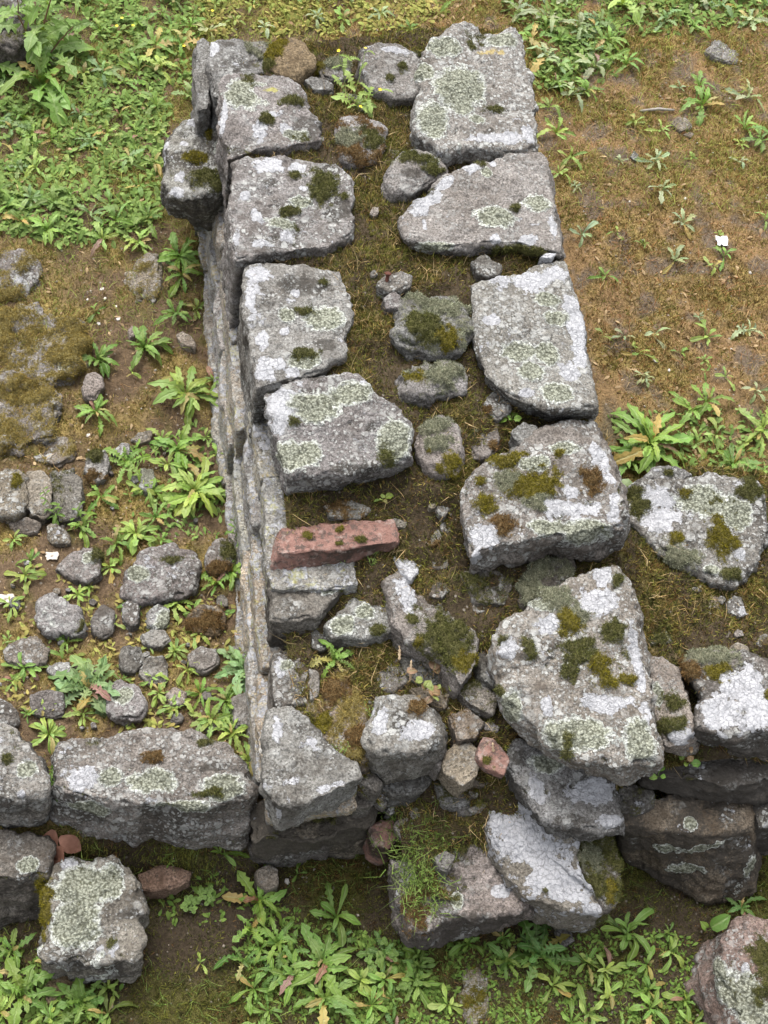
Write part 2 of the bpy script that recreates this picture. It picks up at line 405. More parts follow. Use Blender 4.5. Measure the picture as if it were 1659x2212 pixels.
    for mk in marks:
        kind, u, v, ru = mk[:4]; rv = mk[4] if len(mk) > 4 else ru; ang = math.radians(mk[5]) if len(mk) > 5 else 0
        # nearest surface point along the sight line of the mark
        pu, pv = to_px(V); vis = (N*(CAM-V)).sum(1) > 0
        dd = np.where(vis, (pu-u)**2+(pv-v)**2, 1e9); ctr = V[dd.argmin()]
        s = px2m(ctr); loc = V-ctr
        ax = RW @ np.array([math.cos(ang), math.sin(ang), 0]); ay = RW @ np.array([-math.sin(ang), math.cos(ang), 0])
        ay = ay-0; az = RW @ np.array([0, 0, 1.0])
        dist = np.sqrt(((loc@ax)/(ru*s))**2 + ((loc@ay)/(rv*s))**2 + ((loc@az)/(max(ru, rv)*s*2.0))**2)
        f = 1-dist + fbm(V*34+sd+u, 3)*0.6 + (fbm(V*26+sd+v, 3)*0.9-0.1 if max(ru, rv) > 2.2*min(ru, rv) else 0) + fbm(V*95+sd+u, 2)*0.35
        if kind == 'f': f = 0.55*f + 0.45*(1-dist)
        key = {'w': 'lw', 'f': 'lf', 'd': 'dk', 'y': 'yl', 'c': 'cr'}.get(kind)
        if key == 'lw': A['lw'] = np.maximum(A['lw'], np.clip(f*1.3, -1, 0.55)); A['ms'] = np.where(f > 0, np.minimum(A['ms'], -f), A['ms'])
        elif key: A[key] = np.maximum(A[key], np.clip(f*1.3, -1.5, 0.75))
        elif kind == 'n':  # bare rock
            for q in ('lw', 'lf', 'cr'): A[q] = np.where(f > -0.2, A[q]-1.0*np.clip(f+0.2, 0, 1)*2, A[q])
        else:
            f = f + fbm(V*62+sd+v, 2)*0.7; better = f > np.maximum(A['ms'], -0.35)
            A['ms'] = np.maximum(A['ms'], np.clip(f*1.2, -1, 0.9))
            mkind[better] = kinds.index(kind); mc[better] = np.array(MOSSC[kind][0])*0.6
    A['ms'] = A['ms'] + np.where(A['ms'] > -0.6, fbm(V*120+sd, 2)*0.4 + fbm(V*50+sd+8, 2)*0.25, 0)
    disp += np.clip(A['ms'], 0, 0.6)*0.012 + np.clip(A['lf'], 0, 0.25)*0.005 + np.clip(A['lw'], 0, 0.1)*0.006
    if flat is not None: disp *= flat
    V = V + N*disp[:, None]
    org = np.array([cb[0], cb[1], B[:, 2].min()])
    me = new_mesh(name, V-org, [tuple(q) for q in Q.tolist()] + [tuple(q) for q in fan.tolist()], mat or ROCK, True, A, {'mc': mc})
    q = rng.uniform(.86, 1.14); o = link(name, me, parent, org); o.color = (tint[0]*q*rng.uniform(.97, 1.05), tint[1]*q, tint[2]*q*rng.uniform(.94, 1.03), 1)
    # moss cushions: real blades
    wgt = np.where((A['ms'] > -0.2) & (N[:, 2] > -0.3), np.clip(0.32+A['ms']*1.8, 0.05, 1.0), 0.0)
    if wgt.sum() > 12 and moss_n > 0:
        fn = np.cross(V[TR[:, 1]]-V[TR[:, 0]], V[TR[:, 2]]-V[TR[:, 0]]); area = (np.linalg.norm(fn, axis=1)*0.5*wgt[TR].mean(1)).sum()
        nb = int(area*1.0e6*0.45*moss_n)
        r_ = scatter_tris(V, TR, wgt, nb)
        if r_ is not None and nb > 20:
            pt, nm, tri, bc = r_
            k = mkind[tri[:, 0]]
            ca = np.array([MOSSC[q][0] for q in kinds])[k]; cbb = np.array([MOSSC[q][1] for q in kinds])[k]
            t = rng.random((nb, 1))**0.8; col = (ca*(1-t)+cbb*t)*(1+rng.normal(size=(nb, 1))*0.25).clip(0.4, 1.8)
            tuft = np.clip(0.6+fbm(pt*150, 2)*1.2, 0.15, 1.4)[:, None]; col = col*(0.55+0.6*tuft)
            Lb = (0.0032+0.003*rng.random(nb))*(0.6+0.7*tuft[:, 0])
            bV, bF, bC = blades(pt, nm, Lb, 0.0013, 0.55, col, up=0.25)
            mo = link('moss', new_mesh('moss', bV-org, bF, MOSS, False, None, {'col': bC}), o); mo['kind'] = 'stuff'
    return o

# ------------------------------------------------------------------ ground levels
def cw_front(x):     # world y of the front foot of the low walls, left and right
    return np.interp(x, [-1.2, -0.45, -0.25, -0.15, 1.4], [-0.43, -0.455, -0.465, -0.40, -0.40])
def ground_z(x, y):
    x = np.asarray(x, float); y = np.asarray(y, float)
    left = 0.10 + 0.03*sstep(0.3, -0.3, y) + 0.02*sstep(-0.45, -0.75, x)*sstep(0.75, 0.65, y)*sstep(-0.05, 0.1, y)
    right = 0.18 + 0.0*y
    back = left + (right-left)*sstep(-0.12, 0.3, x)
    yf = cw_front(x)
    t = sstep(yf-0.06, yf+0.03, y)
    p = np.stack([x.ravel(), y.ravel(), np.zeros(x.size)], 1)
    nz = (fbm(p*5, 3)*0.018 + fbm(p*22+9, 3)*0.006).reshape(x.shape)
    return back*t + nz*(0.4+0.6*t)
def PG(u, v):
    z = 0.1
    for _ in range(12):
        p = P(u, v, z); z = float(ground_z(p[0:1], p[1:2])[0])*0.7+z*0.3
    return P(u, v, z)

# ------------------------------------------------------------------ ground
def zone_colour(px, py, x, y):
    """soil and moss colour of the ground by place"""
    p = np.stack([x, y, np.zeros_like(x)], 1)
    a = fbm(p*6+3, 4); b = fbm(p*14+8, 3)
    soil = np.array([0.125, 0.09, 0.058]); dark = np.array([0.05, 0.04, 0.028]); och = np.array([0.25, 0.195, 0.075]); org = np.array([0.215, 0.145, 0.075]); grn = np.array([0.10, 0.10, 0.028])
    right = sstep(-0.05, 0.2, x)[:, None]; front = sstep(-0.38, -0.48, y)[:, None]
    cl = soil + (och-soil)*sstep(-0.1, 0.35, a)[:, None]
    cl = cl + (grn-cl)*sstep(0.15, 0.45, b)[:, None]*0.7
    crr = org + (och-org)*sstep(-0.2, 0.3, a)[:, None]; crr = crr + (np.array([0.135, 0.108, 0.08])-crr)*sstep(0.0, 0.28, b)[:, None]
    crr = crr + (grn-crr)*sstep(0.55, 0.15, y)[:, None]*0.6
    cf = dark*1.25 + (grn*0.8-dark)*sstep(-0.15, 0.3, a)[:, None]
    c = cl*(1-right)+crr*right
    return c*(1-front)+cf*front, a, b, right[:, 0], front[:, 0]
def grid_patch(x0, x1, y0, y1, step):
    nx = int((x1-x0)/step)+1; ny = int((y1-y0)/step)+1
    X, Y = np.meshgrid(np.linspace(x0, x1, nx), np.linspace(y0, y1, ny))
    i = np.arange(nx*ny).reshape(ny, nx)
    Q = np.stack([i[:-1, :-1].ravel(), i[:-1, 1:].ravel(), i[1:, 1:].ravel(), i[1:, :-1].ravel()], 1)
    return X.ravel(), Y.ravel(), Q
# one sheet: a fine part in view, stretched far out to the horizon at its rim
gx, gy, GQ = grid_patch(-1.15, 1.95, -1.2, 2.35, 0.0085)
gz = ground_z(gx, gy)
gp = np.stack([gx, gy, gz*0], 1)
gz = gz + fbm(gp*70, 3)*0.005 + fbm(gp*27+3, 2)*0.007
zc, za, zb_, zr, zf = zone_colour(None, None, gx, gy)
rim = (gx < -1.149) | (gx > 1.949) | (gy < -1.199) | (gy > 2.349)
GV = np.stack([gx, gy, gz], 1)
far = GV[rim]; cen = np.array([0.4, 0.57]); dv = far[:, :2]-cen
far[:, :2] = cen + dv/np.linalg.norm(dv, axis=1)[:, None]*120.0; GV[rim] = far
ground = link('ground', new_mesh('ground', GV, GQ, SOIL, True, None, {'gc': zc}))
tag(ground, 'brown mossy soil around the ruined wall', 'ground', kind='structure')
# moss and dry stubble growing on the ground
inview = (gx > -0.95) & (gx < 1.6) & (gy > -0.95) & (gy < 2.05)
def ground_moss():
    parts = []
    T = np.concatenate([GQ[:, [0, 1, 2]], GQ[:, [0, 2, 3]]])
    T = T[inview[T].all(1)]
    V0 = np.stack([gx, gy, gz], 1)
    u, v = to_px(V0); on = (u > -40) & (u < 1700) & (v > -40) & (v < 2250)
    w_left = on*(zr < 0.5)*(zf < 0.5)*np.clip(0.25+za*1.6, 0.03, 1.2)
    w_right = on*(zr > 0.4)*(zf < 0.5)*np.clip(0.6+za*1.7-zb_*1.5, 0.05, 1.6)
    w_front = on*(zf > 0.3)*np.clip(0.55+za*1.2, 0.05, 1.4)
    for w, n, kinds, sp in ((w_left, 90000, ('mo', 'ml', 'mb', 'mo'), 0.8), (w_right, 190000, ('ml', 'mo', 'mb', 'mo', 'mb', 'ml'), 0.9), (w_front, 100000, ('ml', 'mk', 'ml', 'mk', 'mb'), 0.6)):
        pt, nm, tri, bc = scatter_tris(V0, T, w, n)
        k = ((fbm(pt*9+31, 3)*1.0+fbm(pt*45+3, 2)*0.9+0.5+rng.normal(size=n)*0.16)*len(kinds)).astype(int).clip(0, len(kinds)-1)
        ca = np.array([MOSSC[q][0] for q in kinds])[k]; cb = np.array([MOSSC[q][1] for q in kinds])[k]
        t = rng.random((n, 1)); col = (ca*(1-t)+cb*t)*(1+rng.normal(size=(n, 1))*0.3).clip(0.35, 1.9)
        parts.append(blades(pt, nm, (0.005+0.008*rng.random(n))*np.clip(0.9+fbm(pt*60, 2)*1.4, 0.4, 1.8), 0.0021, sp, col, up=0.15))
    V, F, C = cat_blades(parts)
    o = link('ground_moss', new_mesh('ground_moss', V, F, MOSS, False, None, {'col': C}))
    tag(o, 'ochre and green moss carpet growing over the soil', 'moss', kind='stuff')
    # dry grass stubble
    parts = []
    w = on*(zf < 0.5)*np.clip(0.15+zb_*1.5+zr*0.35, 0.0, 1.0)
    for w_, n, ca, cb, L in ((w, 15000, (0.48, 0.36, 0.18), (0.27, 0.14, 0.06), 0.022), (on*(zr > 0.5)*(zf < .5)*np.clip(0.3+za, 0, 1), 9000, (0.38, 0.19, 0.08), (0.24, 0.11, 0.045), 0.02),
                            (on*(gy > 1.0)*np.clip(0.5+za, 0, 1), 14000, (0.20, 0.26, 0.05), (0.34, 0.33, 0.09), 0.032), (on*(zr < .5)*(gy > 0.65)*1.0, 9000, (0.17, 0.24, 0.045), (0.27, 0.30, 0.08), 0.024), (on*(zf > .3)*np.clip(0.2+za, 0, 1), 2500, (0.12, 0.2, 0.04), (0.2, 0.26, 0.07), 0.03)):
        pt, nm, tri, bc = scatter_tris(V0, T, w_, n)
        parts.append(blades(pt, nm, L*(0.5+rng.random(n)), 0.0013, 0.7, mixcol(ca, cb, n), bend=0.7))
    V, F, C = cat_blades(parts)
    o = link('dry_grass', new_mesh('dry_grass', V, F, GRASS, False, None, {'col': C}))
    tag(o, 'thin dry straw coloured grass standing in the moss', 'grass', kind='stuff')
ground_moss()

# ------------------------------------------------------------------ main wall
main_wall = empty('stone_wall', (0.1, 0.2, 0.1)); tag(main_wall, 'ruined rubble stone wall with lichen covered blocks running away from the viewer', 'stone wall', kind='thing')
left_wall = empty('stone_wall', (-0.5, -0.4, 0.05)); tag(left_wall, 'low wall of grey blocks joining the main wall from the left', 'stone wall', kind='thing')
right_wall = empty('stone_wall', (0.7, -0.3, 0.05)); tag(right_wall, 'broken mossy wall joining the main wall from the right', 'stone wall', kind='thing')
bpy.context.view_layer.update()
_seed = [0]; POLYS = []
def stone(parent, top, z, **kw):
    _seed[0] += 1; kw.setdefault('seed', _seed[0]); POLYS.append([q[:2] for q in top])
    o = build_stone(top, z, **kw)
    if parent is not None:
        o.parent = parent; o.matrix_parent_inverse = Matrix.Translation(-parent.location)
    return o
GREY = (0.72, 0.72, 0.73); WARM = (0.78, 0.70, 0.60); PINK = (0.73, 0.69, 0.66); DARKG = (0.5, 0.49, 0.48); BROWN = (0.72, 0.56, 0.38); PURP = (0.63, 0.61, 0.62)

def main_stones():
    W = main_wall
    # far end, left
    stone(W, [(424, 94), (440, 84), (452, 96), (455, 150), (450, 230), (428, 235)], .50, zb=.06, tint=GREY, cr=.2, sdk=.1, r=.008, taper=.03)
    stone(W, [(453, 96), (466, 85), (500, 84), (540, 95), (574, 135), (570, 152), (530, 160), (495, 160), (482, 210), (462, 200)], .52, zb=.08, tint=GREY, cr=.1, marks=[('w', 462, 105, 12, 22), ('d', 490, 92, 26, 10), ('d', 525, 140, 30, 14)], sdk=.05)
    stone(W, [(520, 90), (560, 87), (593, 100), (582, 128), (560, 124), (538, 106)], .52, h=.15, tint=GREY, ms=.2, mcol='mp')
    stone(W, [(578, 132), (590, 100), (620, 84), (652, 85), (676, 115), (672, 142), (640, 172), (602, 162), (580, 152)], .56, h=.16, tint=BROWN, r=.02, dome=.012, cr=-.5, lw=-1.2, marks=[('mg', 600, 105, 18, 34, -20), ('mk', 582, 140, 12, 14)])
    stone(W, [(690, 142), (715, 125), (750, 128), (755, 155), (740, 172), (700, 162)], .54, h=.14, tint=GREY, r=.015, marks=[('mp', 725, 140, 26, 15), ('mg', 690, 140, 16)], cr=.3)
    stone(W, [(658, 172), (680, 163), (722, 178), (722, 194), (680, 192)], .548, h=.12, tint=GREY, r=.012, cr=.4)
    stone(W, [(785, 110), (820, 93), (868, 95), (905, 115), (912, 170), (900, 200), (850, 205), (802, 182), (785, 150)], .555, h=.16, tint=PINK, r=.018, cr=.35, marks=[('mk', 868, 148, 9, 14), ('mk', 845, 170, 9), ('w', 840, 108, 40, 10), ('mk', 905, 110, 10)])
    # left face row
    stone(W, [(481, 168), (502, 157), (560, 159), (622, 172), (660, 200), (668, 235), (690, 285), (690, 300), (640, 310), (560, 316), (520, 334), (493, 342), (484, 260)], .555, zb=.34, taper=.0, tint=GREY, cr=.2, rough=1.15,
          marks=[('f', 530, 200, 52, 45), ('n', 570, 198, 34, 18), ('d', 660, 280, 40), ('mk', 625, 218, 34, 15, -10), ('w', 562, 285, 16, 26), ('w', 618, 282, 15), ('mk', 575, 262, 14), ('w', 590, 250, 12, 8), ('y', 590, 190, 20, 8), ('w', 485, 250, 6, 60), ('f', 640, 290, 25, 14), ('d', 510, 320, 30, 14)])
    stone(W, [(372, 288), (398, 258), (440, 251), (470, 256), (482, 300), (489, 370), (480, 408), (430, 420), (372, 415), (360, 370)], .42, base=[(366, 320), (396, 275), (440, 270), (474, 275), (489, 330), (491, 420), (490, 492), (430, 483), (366, 464), (357, 410)], zb=.26, tint=GREY, r=.03, rough=1.3, cr=.25, dk=.1, sdk=.5,
          marks=[('w', 425, 268, 20, 16), ('w', 383, 415, 20, 16), ('w', 362, 330, 7, 32), ('mk', 440, 385, 34, 22), ('mg', 425, 340, 26, 14), ('mk', 460, 262, 16, 7), ('mg', 452, 298, 7, 14), ('mk', 470, 400, 20, 18), ('w', 398, 312, 10, 8), ('w', 390, 380, 10, 12), ('f', 475, 320, 14, 18)])
    stone(W, [(506, 352), (530, 339), (610, 336), (660, 346), (728, 354), (750, 390), (765, 468), (760, 500), (700, 528), (600, 540), (560, 545), (512, 558), (502, 530), (500, 430)], .56, zb=.34, tint=GREY, cr=.2, rough=1.15,
          marks=[('w', 580, 358, 34, 20), ('w', 640, 362, 18, 16, -30), ('mk', 695, 405, 34, 42), ('w', 555, 470, 14, 18), ('w', 620, 508, 14, 20, 30), ('w', 566, 528, 22, 10), ('w', 510, 520, 8, 40), ('w', 530, 425, 12, 16), ('f', 610, 480, 40, 18), ('mk', 622, 460, 18, 10), ('mk', 636, 378, 12, 10), ('d', 730, 450, 36), ('w', 655, 412, 12, 8), ('mk', 745, 428, 9), ('d', 585, 400, 20, 10), ('f', 650, 440, 26, 16)])
    stone(W, [(530, 580), (548, 567), (605, 572), (680, 580), (730, 586), (745, 620), (756, 678), (745, 720), (745, 758), (700, 788), (640, 812), (575, 828), (556, 836), (548, 740), (535, 660)], .555, zb=.33, tint=GREY, cr=.1, rough=0.9,
          marks=[('w', 545, 640, 16, 60, 5), ('w', 600, 785, 20, 18), ('w', 635, 800, 18, 16), ('w', 615, 715, 11), ('w', 565, 730, 16, 40), ('f', 700, 690, 48, 36), ('mk', 660, 672, 22, 12), ('mk', 655, 765, 26, 16), ('f', 660, 780, 40, 20), ('d', 660, 620, 60, 30), ('f', 620, 680, 22), ('w', 640, 630, 10), ('mk', 702, 612, 12, 8), ('w', 575, 800, 20, 28), ('w', 560, 590, 22, 20), ('d', 700, 745, 30, 20)])
    stone(W, [(572, 846), (640, 829), (690, 811), (764, 813), (810, 845), (868, 880), (884, 950), (887, 986), (800, 1005), (690, 1022), (622, 1020), (600, 930)], .555, base=[(572, 870), (640, 845), (690, 830), (765, 830), (815, 862), (872, 900), (890, 970), (887, 1024), (800, 1048), (700, 1068), (625, 1090), (598, 960)], zb=.43, tint=GREY, cr=.9, r=.02, rough=1.2, dk=-.5, sdk=.5,
          marks=[('w', 608, 880, 40, 46), ('w', 605, 918, 16, 28), ('f', 680, 880, 60, 40), ('f', 640, 985, 60, 40), ('mk', 832, 985, 18, 24), ('d', 800, 925, 16, 12), ('d', 780, 1010, 70, 20), ('w', 790, 835, 16, 12), ('f', 760, 850, 50, 30), ('f', 850, 950, 40, 50), ('mk', 640, 915, 14, 8)])
    # lower stretch of the left face
    stone(W, [(588, 1242), (650, 1236), (746, 1256), (722, 1290), (682, 1325), (612, 1338), (592, 1330)], .42, base=[(583, 1262), (650, 1258), (746, 1285), (728, 1330), (690, 1400), (620, 1406), (584, 1400)], zb=.30, tint=DARKG, cr=.0, dk=.0, sdk=.5, marks=[('w', 680, 1262, 28, 16), ('f', 700, 1265, 40, 20), ('mk', 740, 1262, 14)])
    stone(W, [(705, 1350), (758, 1292), (800, 1300), (838, 1308), (850, 1355), (820, 1370), (720, 1376)], .40, h=.12, tint=GREY, cr=.1, r=.012, marks=[('f', 740, 1350, 32, 24), ('f', 785, 1322, 24, 18), ('mk', 815, 1362, 18, 10)])
    stone(W, [(592, 1412), (650, 1420), (662, 1470), (668, 1522), (600, 1528), (586, 1480)], .36, zb=.16, tint=PINK, cr=.1, dk=.05, marks=[('w', 605, 1445, 10, 22), ('f', 620, 1440, 18, 12)])
    stone(W, [(580, 1532), (620, 1526), (656, 1542), (690, 1600), (720, 1625), (766, 1642), (774, 1678), (700, 1715), (612, 1732), (580, 1690)], .38, base=[(577, 1560), (620, 1570), (655, 1580), (700, 1640), (730, 1660), (770, 1680), (772, 1704), (700, 1748), (600, 1792), (576, 1725)], zb=.29, tint=GREY, cr=-.05, rough=1.1, sdk=.2, marks=[('w', 598, 1580, 12, 26), ('w', 720, 1700, 40, 8, 15), ('w', 600, 1760, 8, 24)])
    stone(W, [(800, 1560), (830, 1512), (880, 1502), (930, 1520), (952, 1560), (942, 1600), (880, 1622), (820, 1622), (796, 1600)], .40, base=[(790, 1592), (822, 1552), (880, 1545), (940, 1560), (976, 1605), (965, 1662), (900, 1676), (830, 1686), (788, 1652)], zb=.27, tint=GREY, cr=.3, r=.02, rough=1.2, sdk=.3, marks=[('d', 862, 1555, 26, 30), ('w', 900, 1580, 40, 22), ('mb', 905, 1530, 20, 16), ('w', 820, 1560, 18, 26)])
    stone(W, [(815, 1692), (868, 1672), (930, 1664), (931, 1690), (900, 1712), (850, 1716)], .245, h=.09, tint=DARKG, r=.01, cr=.1)
    stone(W, [(760, 1722), (785, 1700), (815, 1716), (800, 1740), (766, 1748)], .245, h=.1, tint=DARKG, r=.01, cr=-.2)
    stone(W, [(862, 1712), (900, 1705), (915, 1722), (880, 1738)], .2, h=.1, tint=DARKG, r=.01)
    for pl, z, kw in (([(690, 1338), (706, 1352), (722, 1378), (700, 1402), (676, 1398), (668, 1352)], .375, dict(tint=DARKG)), ([(672, 1412), (716, 1398), (782, 1396), (786, 1416), (720, 1432), (680, 1436)], .35, dict(tint=GREY, cr=.2)),
                      ([(668, 1442), (690, 1450), (688, 1500), (672, 1512)], .37, dict(tint=PINK)), ([(800, 1440), (862, 1434), (884, 1468), (850, 1490), (806, 1480)], .35, dict(tint=GREY, cr=.3)),
                      ([(890, 1486), (930, 1484), (972, 1500), (960, 1530), (935, 1516), (900, 1500)], .36, dict(tint=WARM)), ([(762, 1296), (742, 1278), (772, 1262), (812, 1270), (828, 1296), (800, 1296)], .385, dict(tint=DARKG, ms=-.1)),
                      ([(972, 1540), (1010, 1530), (1046, 1560), (1030, 1592), (990, 1600)], .365, dict(tint=WARM, ms=.0, mcol='mb')), ([(990, 1486), (1040, 1470), (1070, 1500), (1062, 1540), (1016, 1522)], .38, dict(tint=PINK, ms=.0, mcol='mk')),
                      ([(1046, 1400), (1054, 1440), (1070, 1480), (1040, 1462), (1032, 1420)], .40, dict(tint=DARKG)), ([(770, 1650), (800, 1662), (826, 1690), (812, 1708), (778, 1696)], .30, dict(tint=DARKG)),
                      ([(930, 1610), (962, 1602), (966, 1640), (950, 1660), (936, 1640)], .33, dict(tint=GREY)), ([(900, 1140), (940, 1132), (958, 1160), (930, 1180), (902, 1168)], .455, dict(tint=GREY, ms=-.1, mcol='mb')),
                      ([(1000, 1240), (1060, 1226), (1110, 1250), (1090, 1300), (1030, 1300)], .445, dict(tint=DARKG, ms=.1, mcol='mk')), ([(700, 1090), (760, 1082), (800, 1100), (770, 1118), (712, 1116)], .475, dict(tint=GREY, ms=-.1, mcol='mb'))):
        stone(W, pl, z, h=.06, r=.008, rough=1.3, **kw)
    # courses under the near corner
    stone(W, [(552, 1738), (640, 1700), (730, 1690), (806, 1740), (800, 1775), (700, 1800), (560, 1812)], .19, zb=.10, tint=WARM, dk=.3, cr=-.4, sdk=.5, r=.01, rough=1.6, marks=[('mk', 700, 1760, 40, 14)])
    stone(W, [(548, 1770), (640, 1750), (712, 1750), (720, 1812), (640, 1832), (548, 1836)], .11, zb=-.02, tint=DARKG, cr=.1, sdk=.3, r=.015, marks=[('f', 590, 1820, 20, 10)])
    stone(W, [(716, 1760), (800, 1752), (812, 1800), (770, 1818), (722, 1815)], .11, zb=-.02, tint=WARM, cr=-.1, sdk=.4, r=.012)
    # right face row
    stone(W, [(905, 122), (930, 92), (985, 54), (1020, 50), (1046, 72), (1076, 65), (1113, 58), (1130, 95), (1148, 180), (1160, 270), (1160, 312), (1110, 322), (1010, 316), (960, 330), (930, 302), (898, 275), (898, 220), (916, 190)], .575, zb=.12, tint=GREY, cr=.7, r=.022, rough=1.25, dk=-.4,
          marks=[('f', 990, 190, 62, 66), ('f', 935, 260, 36, 50), ('f', 1000, 235, 26, 20), ('f', 960, 105, 40, 26), ('f', 915, 150, 30, 30), ('y', 1055, 115, 26, 12), ('y', 1080, 118, 12, 8), ('mk', 1060, 235, 26, 10), ('w', 1080, 300, 70, 16), ('w', 1140, 290, 16, 28), ('d', 1060, 285, 16, 12), ('f', 1080, 90, 40, 22), ('f', 1030, 258, 20, 16)])
    stone(W, [(870, 470), (900, 430), (960, 380), (1030, 355), (1110, 332), (1165, 326), (1180, 355), (1196, 430), (1210, 510), (1212, 545), (1180, 540), (1120, 520), (1050, 520), (980, 530), (910, 522), (880, 512)], .575, base=[(872, 500), (900, 455), (960, 405), (1030, 380), (1110, 355), (1166, 350), (1182, 380), (1198, 455), (1212, 540), (1213, 562), (1180, 562), (1120, 560), (1050, 565), (980, 568), (910, 552), (880, 535)], zb=.50, tint=GREY, cr=.05, r=.018, sdk=.3,
          marks=[('w', 915, 440, 20, 40, -40), ('w', 960, 395, 22, 10, 30), ('w', 942, 422, 12, 14), ('w', 1015, 362, 22, 12), ('w', 1062, 352, 10, 10), ('f', 1068, 470, 46, 30), ('f', 1160, 440, 32, 24), ('mk', 1112, 450, 12, 10), ('w', 1140, 520, 24, 14), ('w', 1072, 518, 14, 10), ('w', 916, 485, 6, 16), ('mk', 1040, 355, 12, 8), ('mk', 1100, 540, 46, 8), ('mk', 1150, 545, 30, 8), ('w', 1195, 500, 10, 40), ('f', 940, 530, 40, 12), ('f', 1050, 375, 14)])
    stone(W, [(1022, 614), (1100, 600), (1170, 572), (1220, 561), (1235, 620), (1255, 680), (1265, 760), (1280, 846), (1282, 872), (1200, 880), (1130, 862), (1092, 842), (1052, 800), (1038, 760), (1028, 680)], .57, base=[(1022, 640), (1100, 625), (1170, 598), (1222, 590), (1237, 650), (1257, 710), (1267, 790), (1282, 870), (1283, 900), (1200, 912), (1125, 898), (1088, 866), (1050, 825), (1036, 785), (1027, 710)], zb=.47, tint=GREY, cr=.75, r=.012, rough=.8, sdk=.6, dk=-.4,
          marks=[('w', 1080, 610, 26, 10), ('w', 1150, 610, 60, 24, 15), ('w', 1060, 690, 20, 14), ('w', 1230, 800, 22, 26), ('f', 1145, 805, 36, 24), ('f', 1200, 850, 46, 26), ('f', 1120, 760, 44, 26), ('f', 1180, 760, 30, 30), ('w', 1250, 720, 20, 90, 8), ('w', 1135, 852, 20, 10), ('f', 1180, 650, 30, 20), ('d', 1190, 890, 100, 14), ('d', 1145, 715, 14, 8), ('f', 1200, 690, 30, 20), ('w', 1200, 590, 30, 16)])
    stone(W, [(1010, 1042), (1040, 1002), (1110, 972), (1150, 940), (1200, 916), (1290, 902), (1305, 940), (1330, 1020), (1347, 1100), (1340, 1135), (1280, 1140), (1180, 1155), (1080, 1175), (1022, 1195), (1010, 1150), (1003, 1090)], .54, base=[(1008, 1070), (1040, 1030), (1110, 998), (1150, 968), (1200, 945), (1292, 935), (1307, 970), (1332, 1050), (1350, 1130), (1350, 1178), (1285, 1205), (1180, 1195), (1080, 1222), (1022, 1240), (1014, 1190), (1003, 1120)], zb=.44, tint=PURP, cr=.35, r=.022, rough=1.2, sdk=.35,
          marks=[('mg', 1155, 1050, 64, 30, 10), ('mg', 1085, 1000, 26, 14, -15), ('mg', 1110, 992, 14), ('mg', 1035, 1040, 12, 10), ('mp', 1100, 1045, 34, 30), ('mp', 1160, 1085, 30, 22), ('mb', 1280, 1035, 28, 30), ('mb', 1085, 1135, 30, 22), ('mg', 1045, 1090, 26, 26), ('mg', 1207, 985, 10), ('mg', 1130, 985, 12, 9), ('w', 1300, 1000, 14, 70, 20), ('w', 1040, 1160, 34, 32), ('w', 1200, 1090, 30, 20), ('w', 1235, 1060, 20, 14), ('f', 1270, 1150, 60, 30), ('f', 1180, 1140, 50, 22), ('w', 1240, 1100, 60, 24), ('n', 1200, 945, 60, 24), ('w', 1325, 1090, 16, 40), ('f', 1150, 1005, 40, 18), ('f', 1220, 970, 40, 16), ('w', 1030, 1205, 14, 26)])
    stone(W, [(1062, 1402), (1090, 1352), (1160, 1302), (1220, 1260), (1310, 1212), (1342, 1222), (1362, 1270), (1386, 1370), (1406, 1480), (1422, 1610, -.01), (1420, 1640, -.01), (1330, 1652, -.01), (1250, 1628, -.02), (1180, 1580, -.03), (1110, 1520, -.04), (1080, 1470, -.03)], .50,
          base=[(1060, 1430), (1090, 1380), (1160, 1330), (1220, 1290), (1310, 1245), (1344, 1255), (1364, 1300), (1388, 1400), (1408, 1510), (1425, 1640), (1422, 1668), (1330, 1676), (1250, 1662), (1170, 1618), (1104, 1565), (1078, 1505)], zb=.40, tint=PINK, cr=.55, r=.025, rough=1.3, dome=.012, dk=-.6, sdk=.3,
          marks=[('mp', 1205, 1300, 40, 26), ('mp', 1255, 1320, 26, 22), ('mg', 1230, 1342, 27, 30), ('mk', 1322, 1248, 19, 18), ('mk', 1320, 1362, 24, 32, -30), ('mk', 1140, 1395, 14, 30, 25), ('mk', 1255, 1400, 36, 34, -20), ('mg', 1295, 1435, 30, 22), ('mg', 1310, 1475, 28, 20), ('mg', 1360, 1465, 20, 10), ('mk', 1230, 1452, 18, 20), ('mk', 1225, 1612, 12, 24), ('mk', 1080, 1490, 9, 12), ('mk', 1085, 1382, 12, 10), ('w', 1300, 1240, 20, 30), ('w', 1290, 1300, 46, 30), ('w', 1310, 1520, 50, 24), ('w', 1380, 1450, 16, 120, 8), ('f', 1250, 1590, 80, 40), ('f', 1380, 1600, 40, 50), ('w', 1180, 1530, 14, 24), ('f', 1110, 1530, 24, 40), ('w', 1100, 1400, 24, 26), ('w', 1180, 1350, 30, 22), ('f', 1180, 1310, 40, 14)])
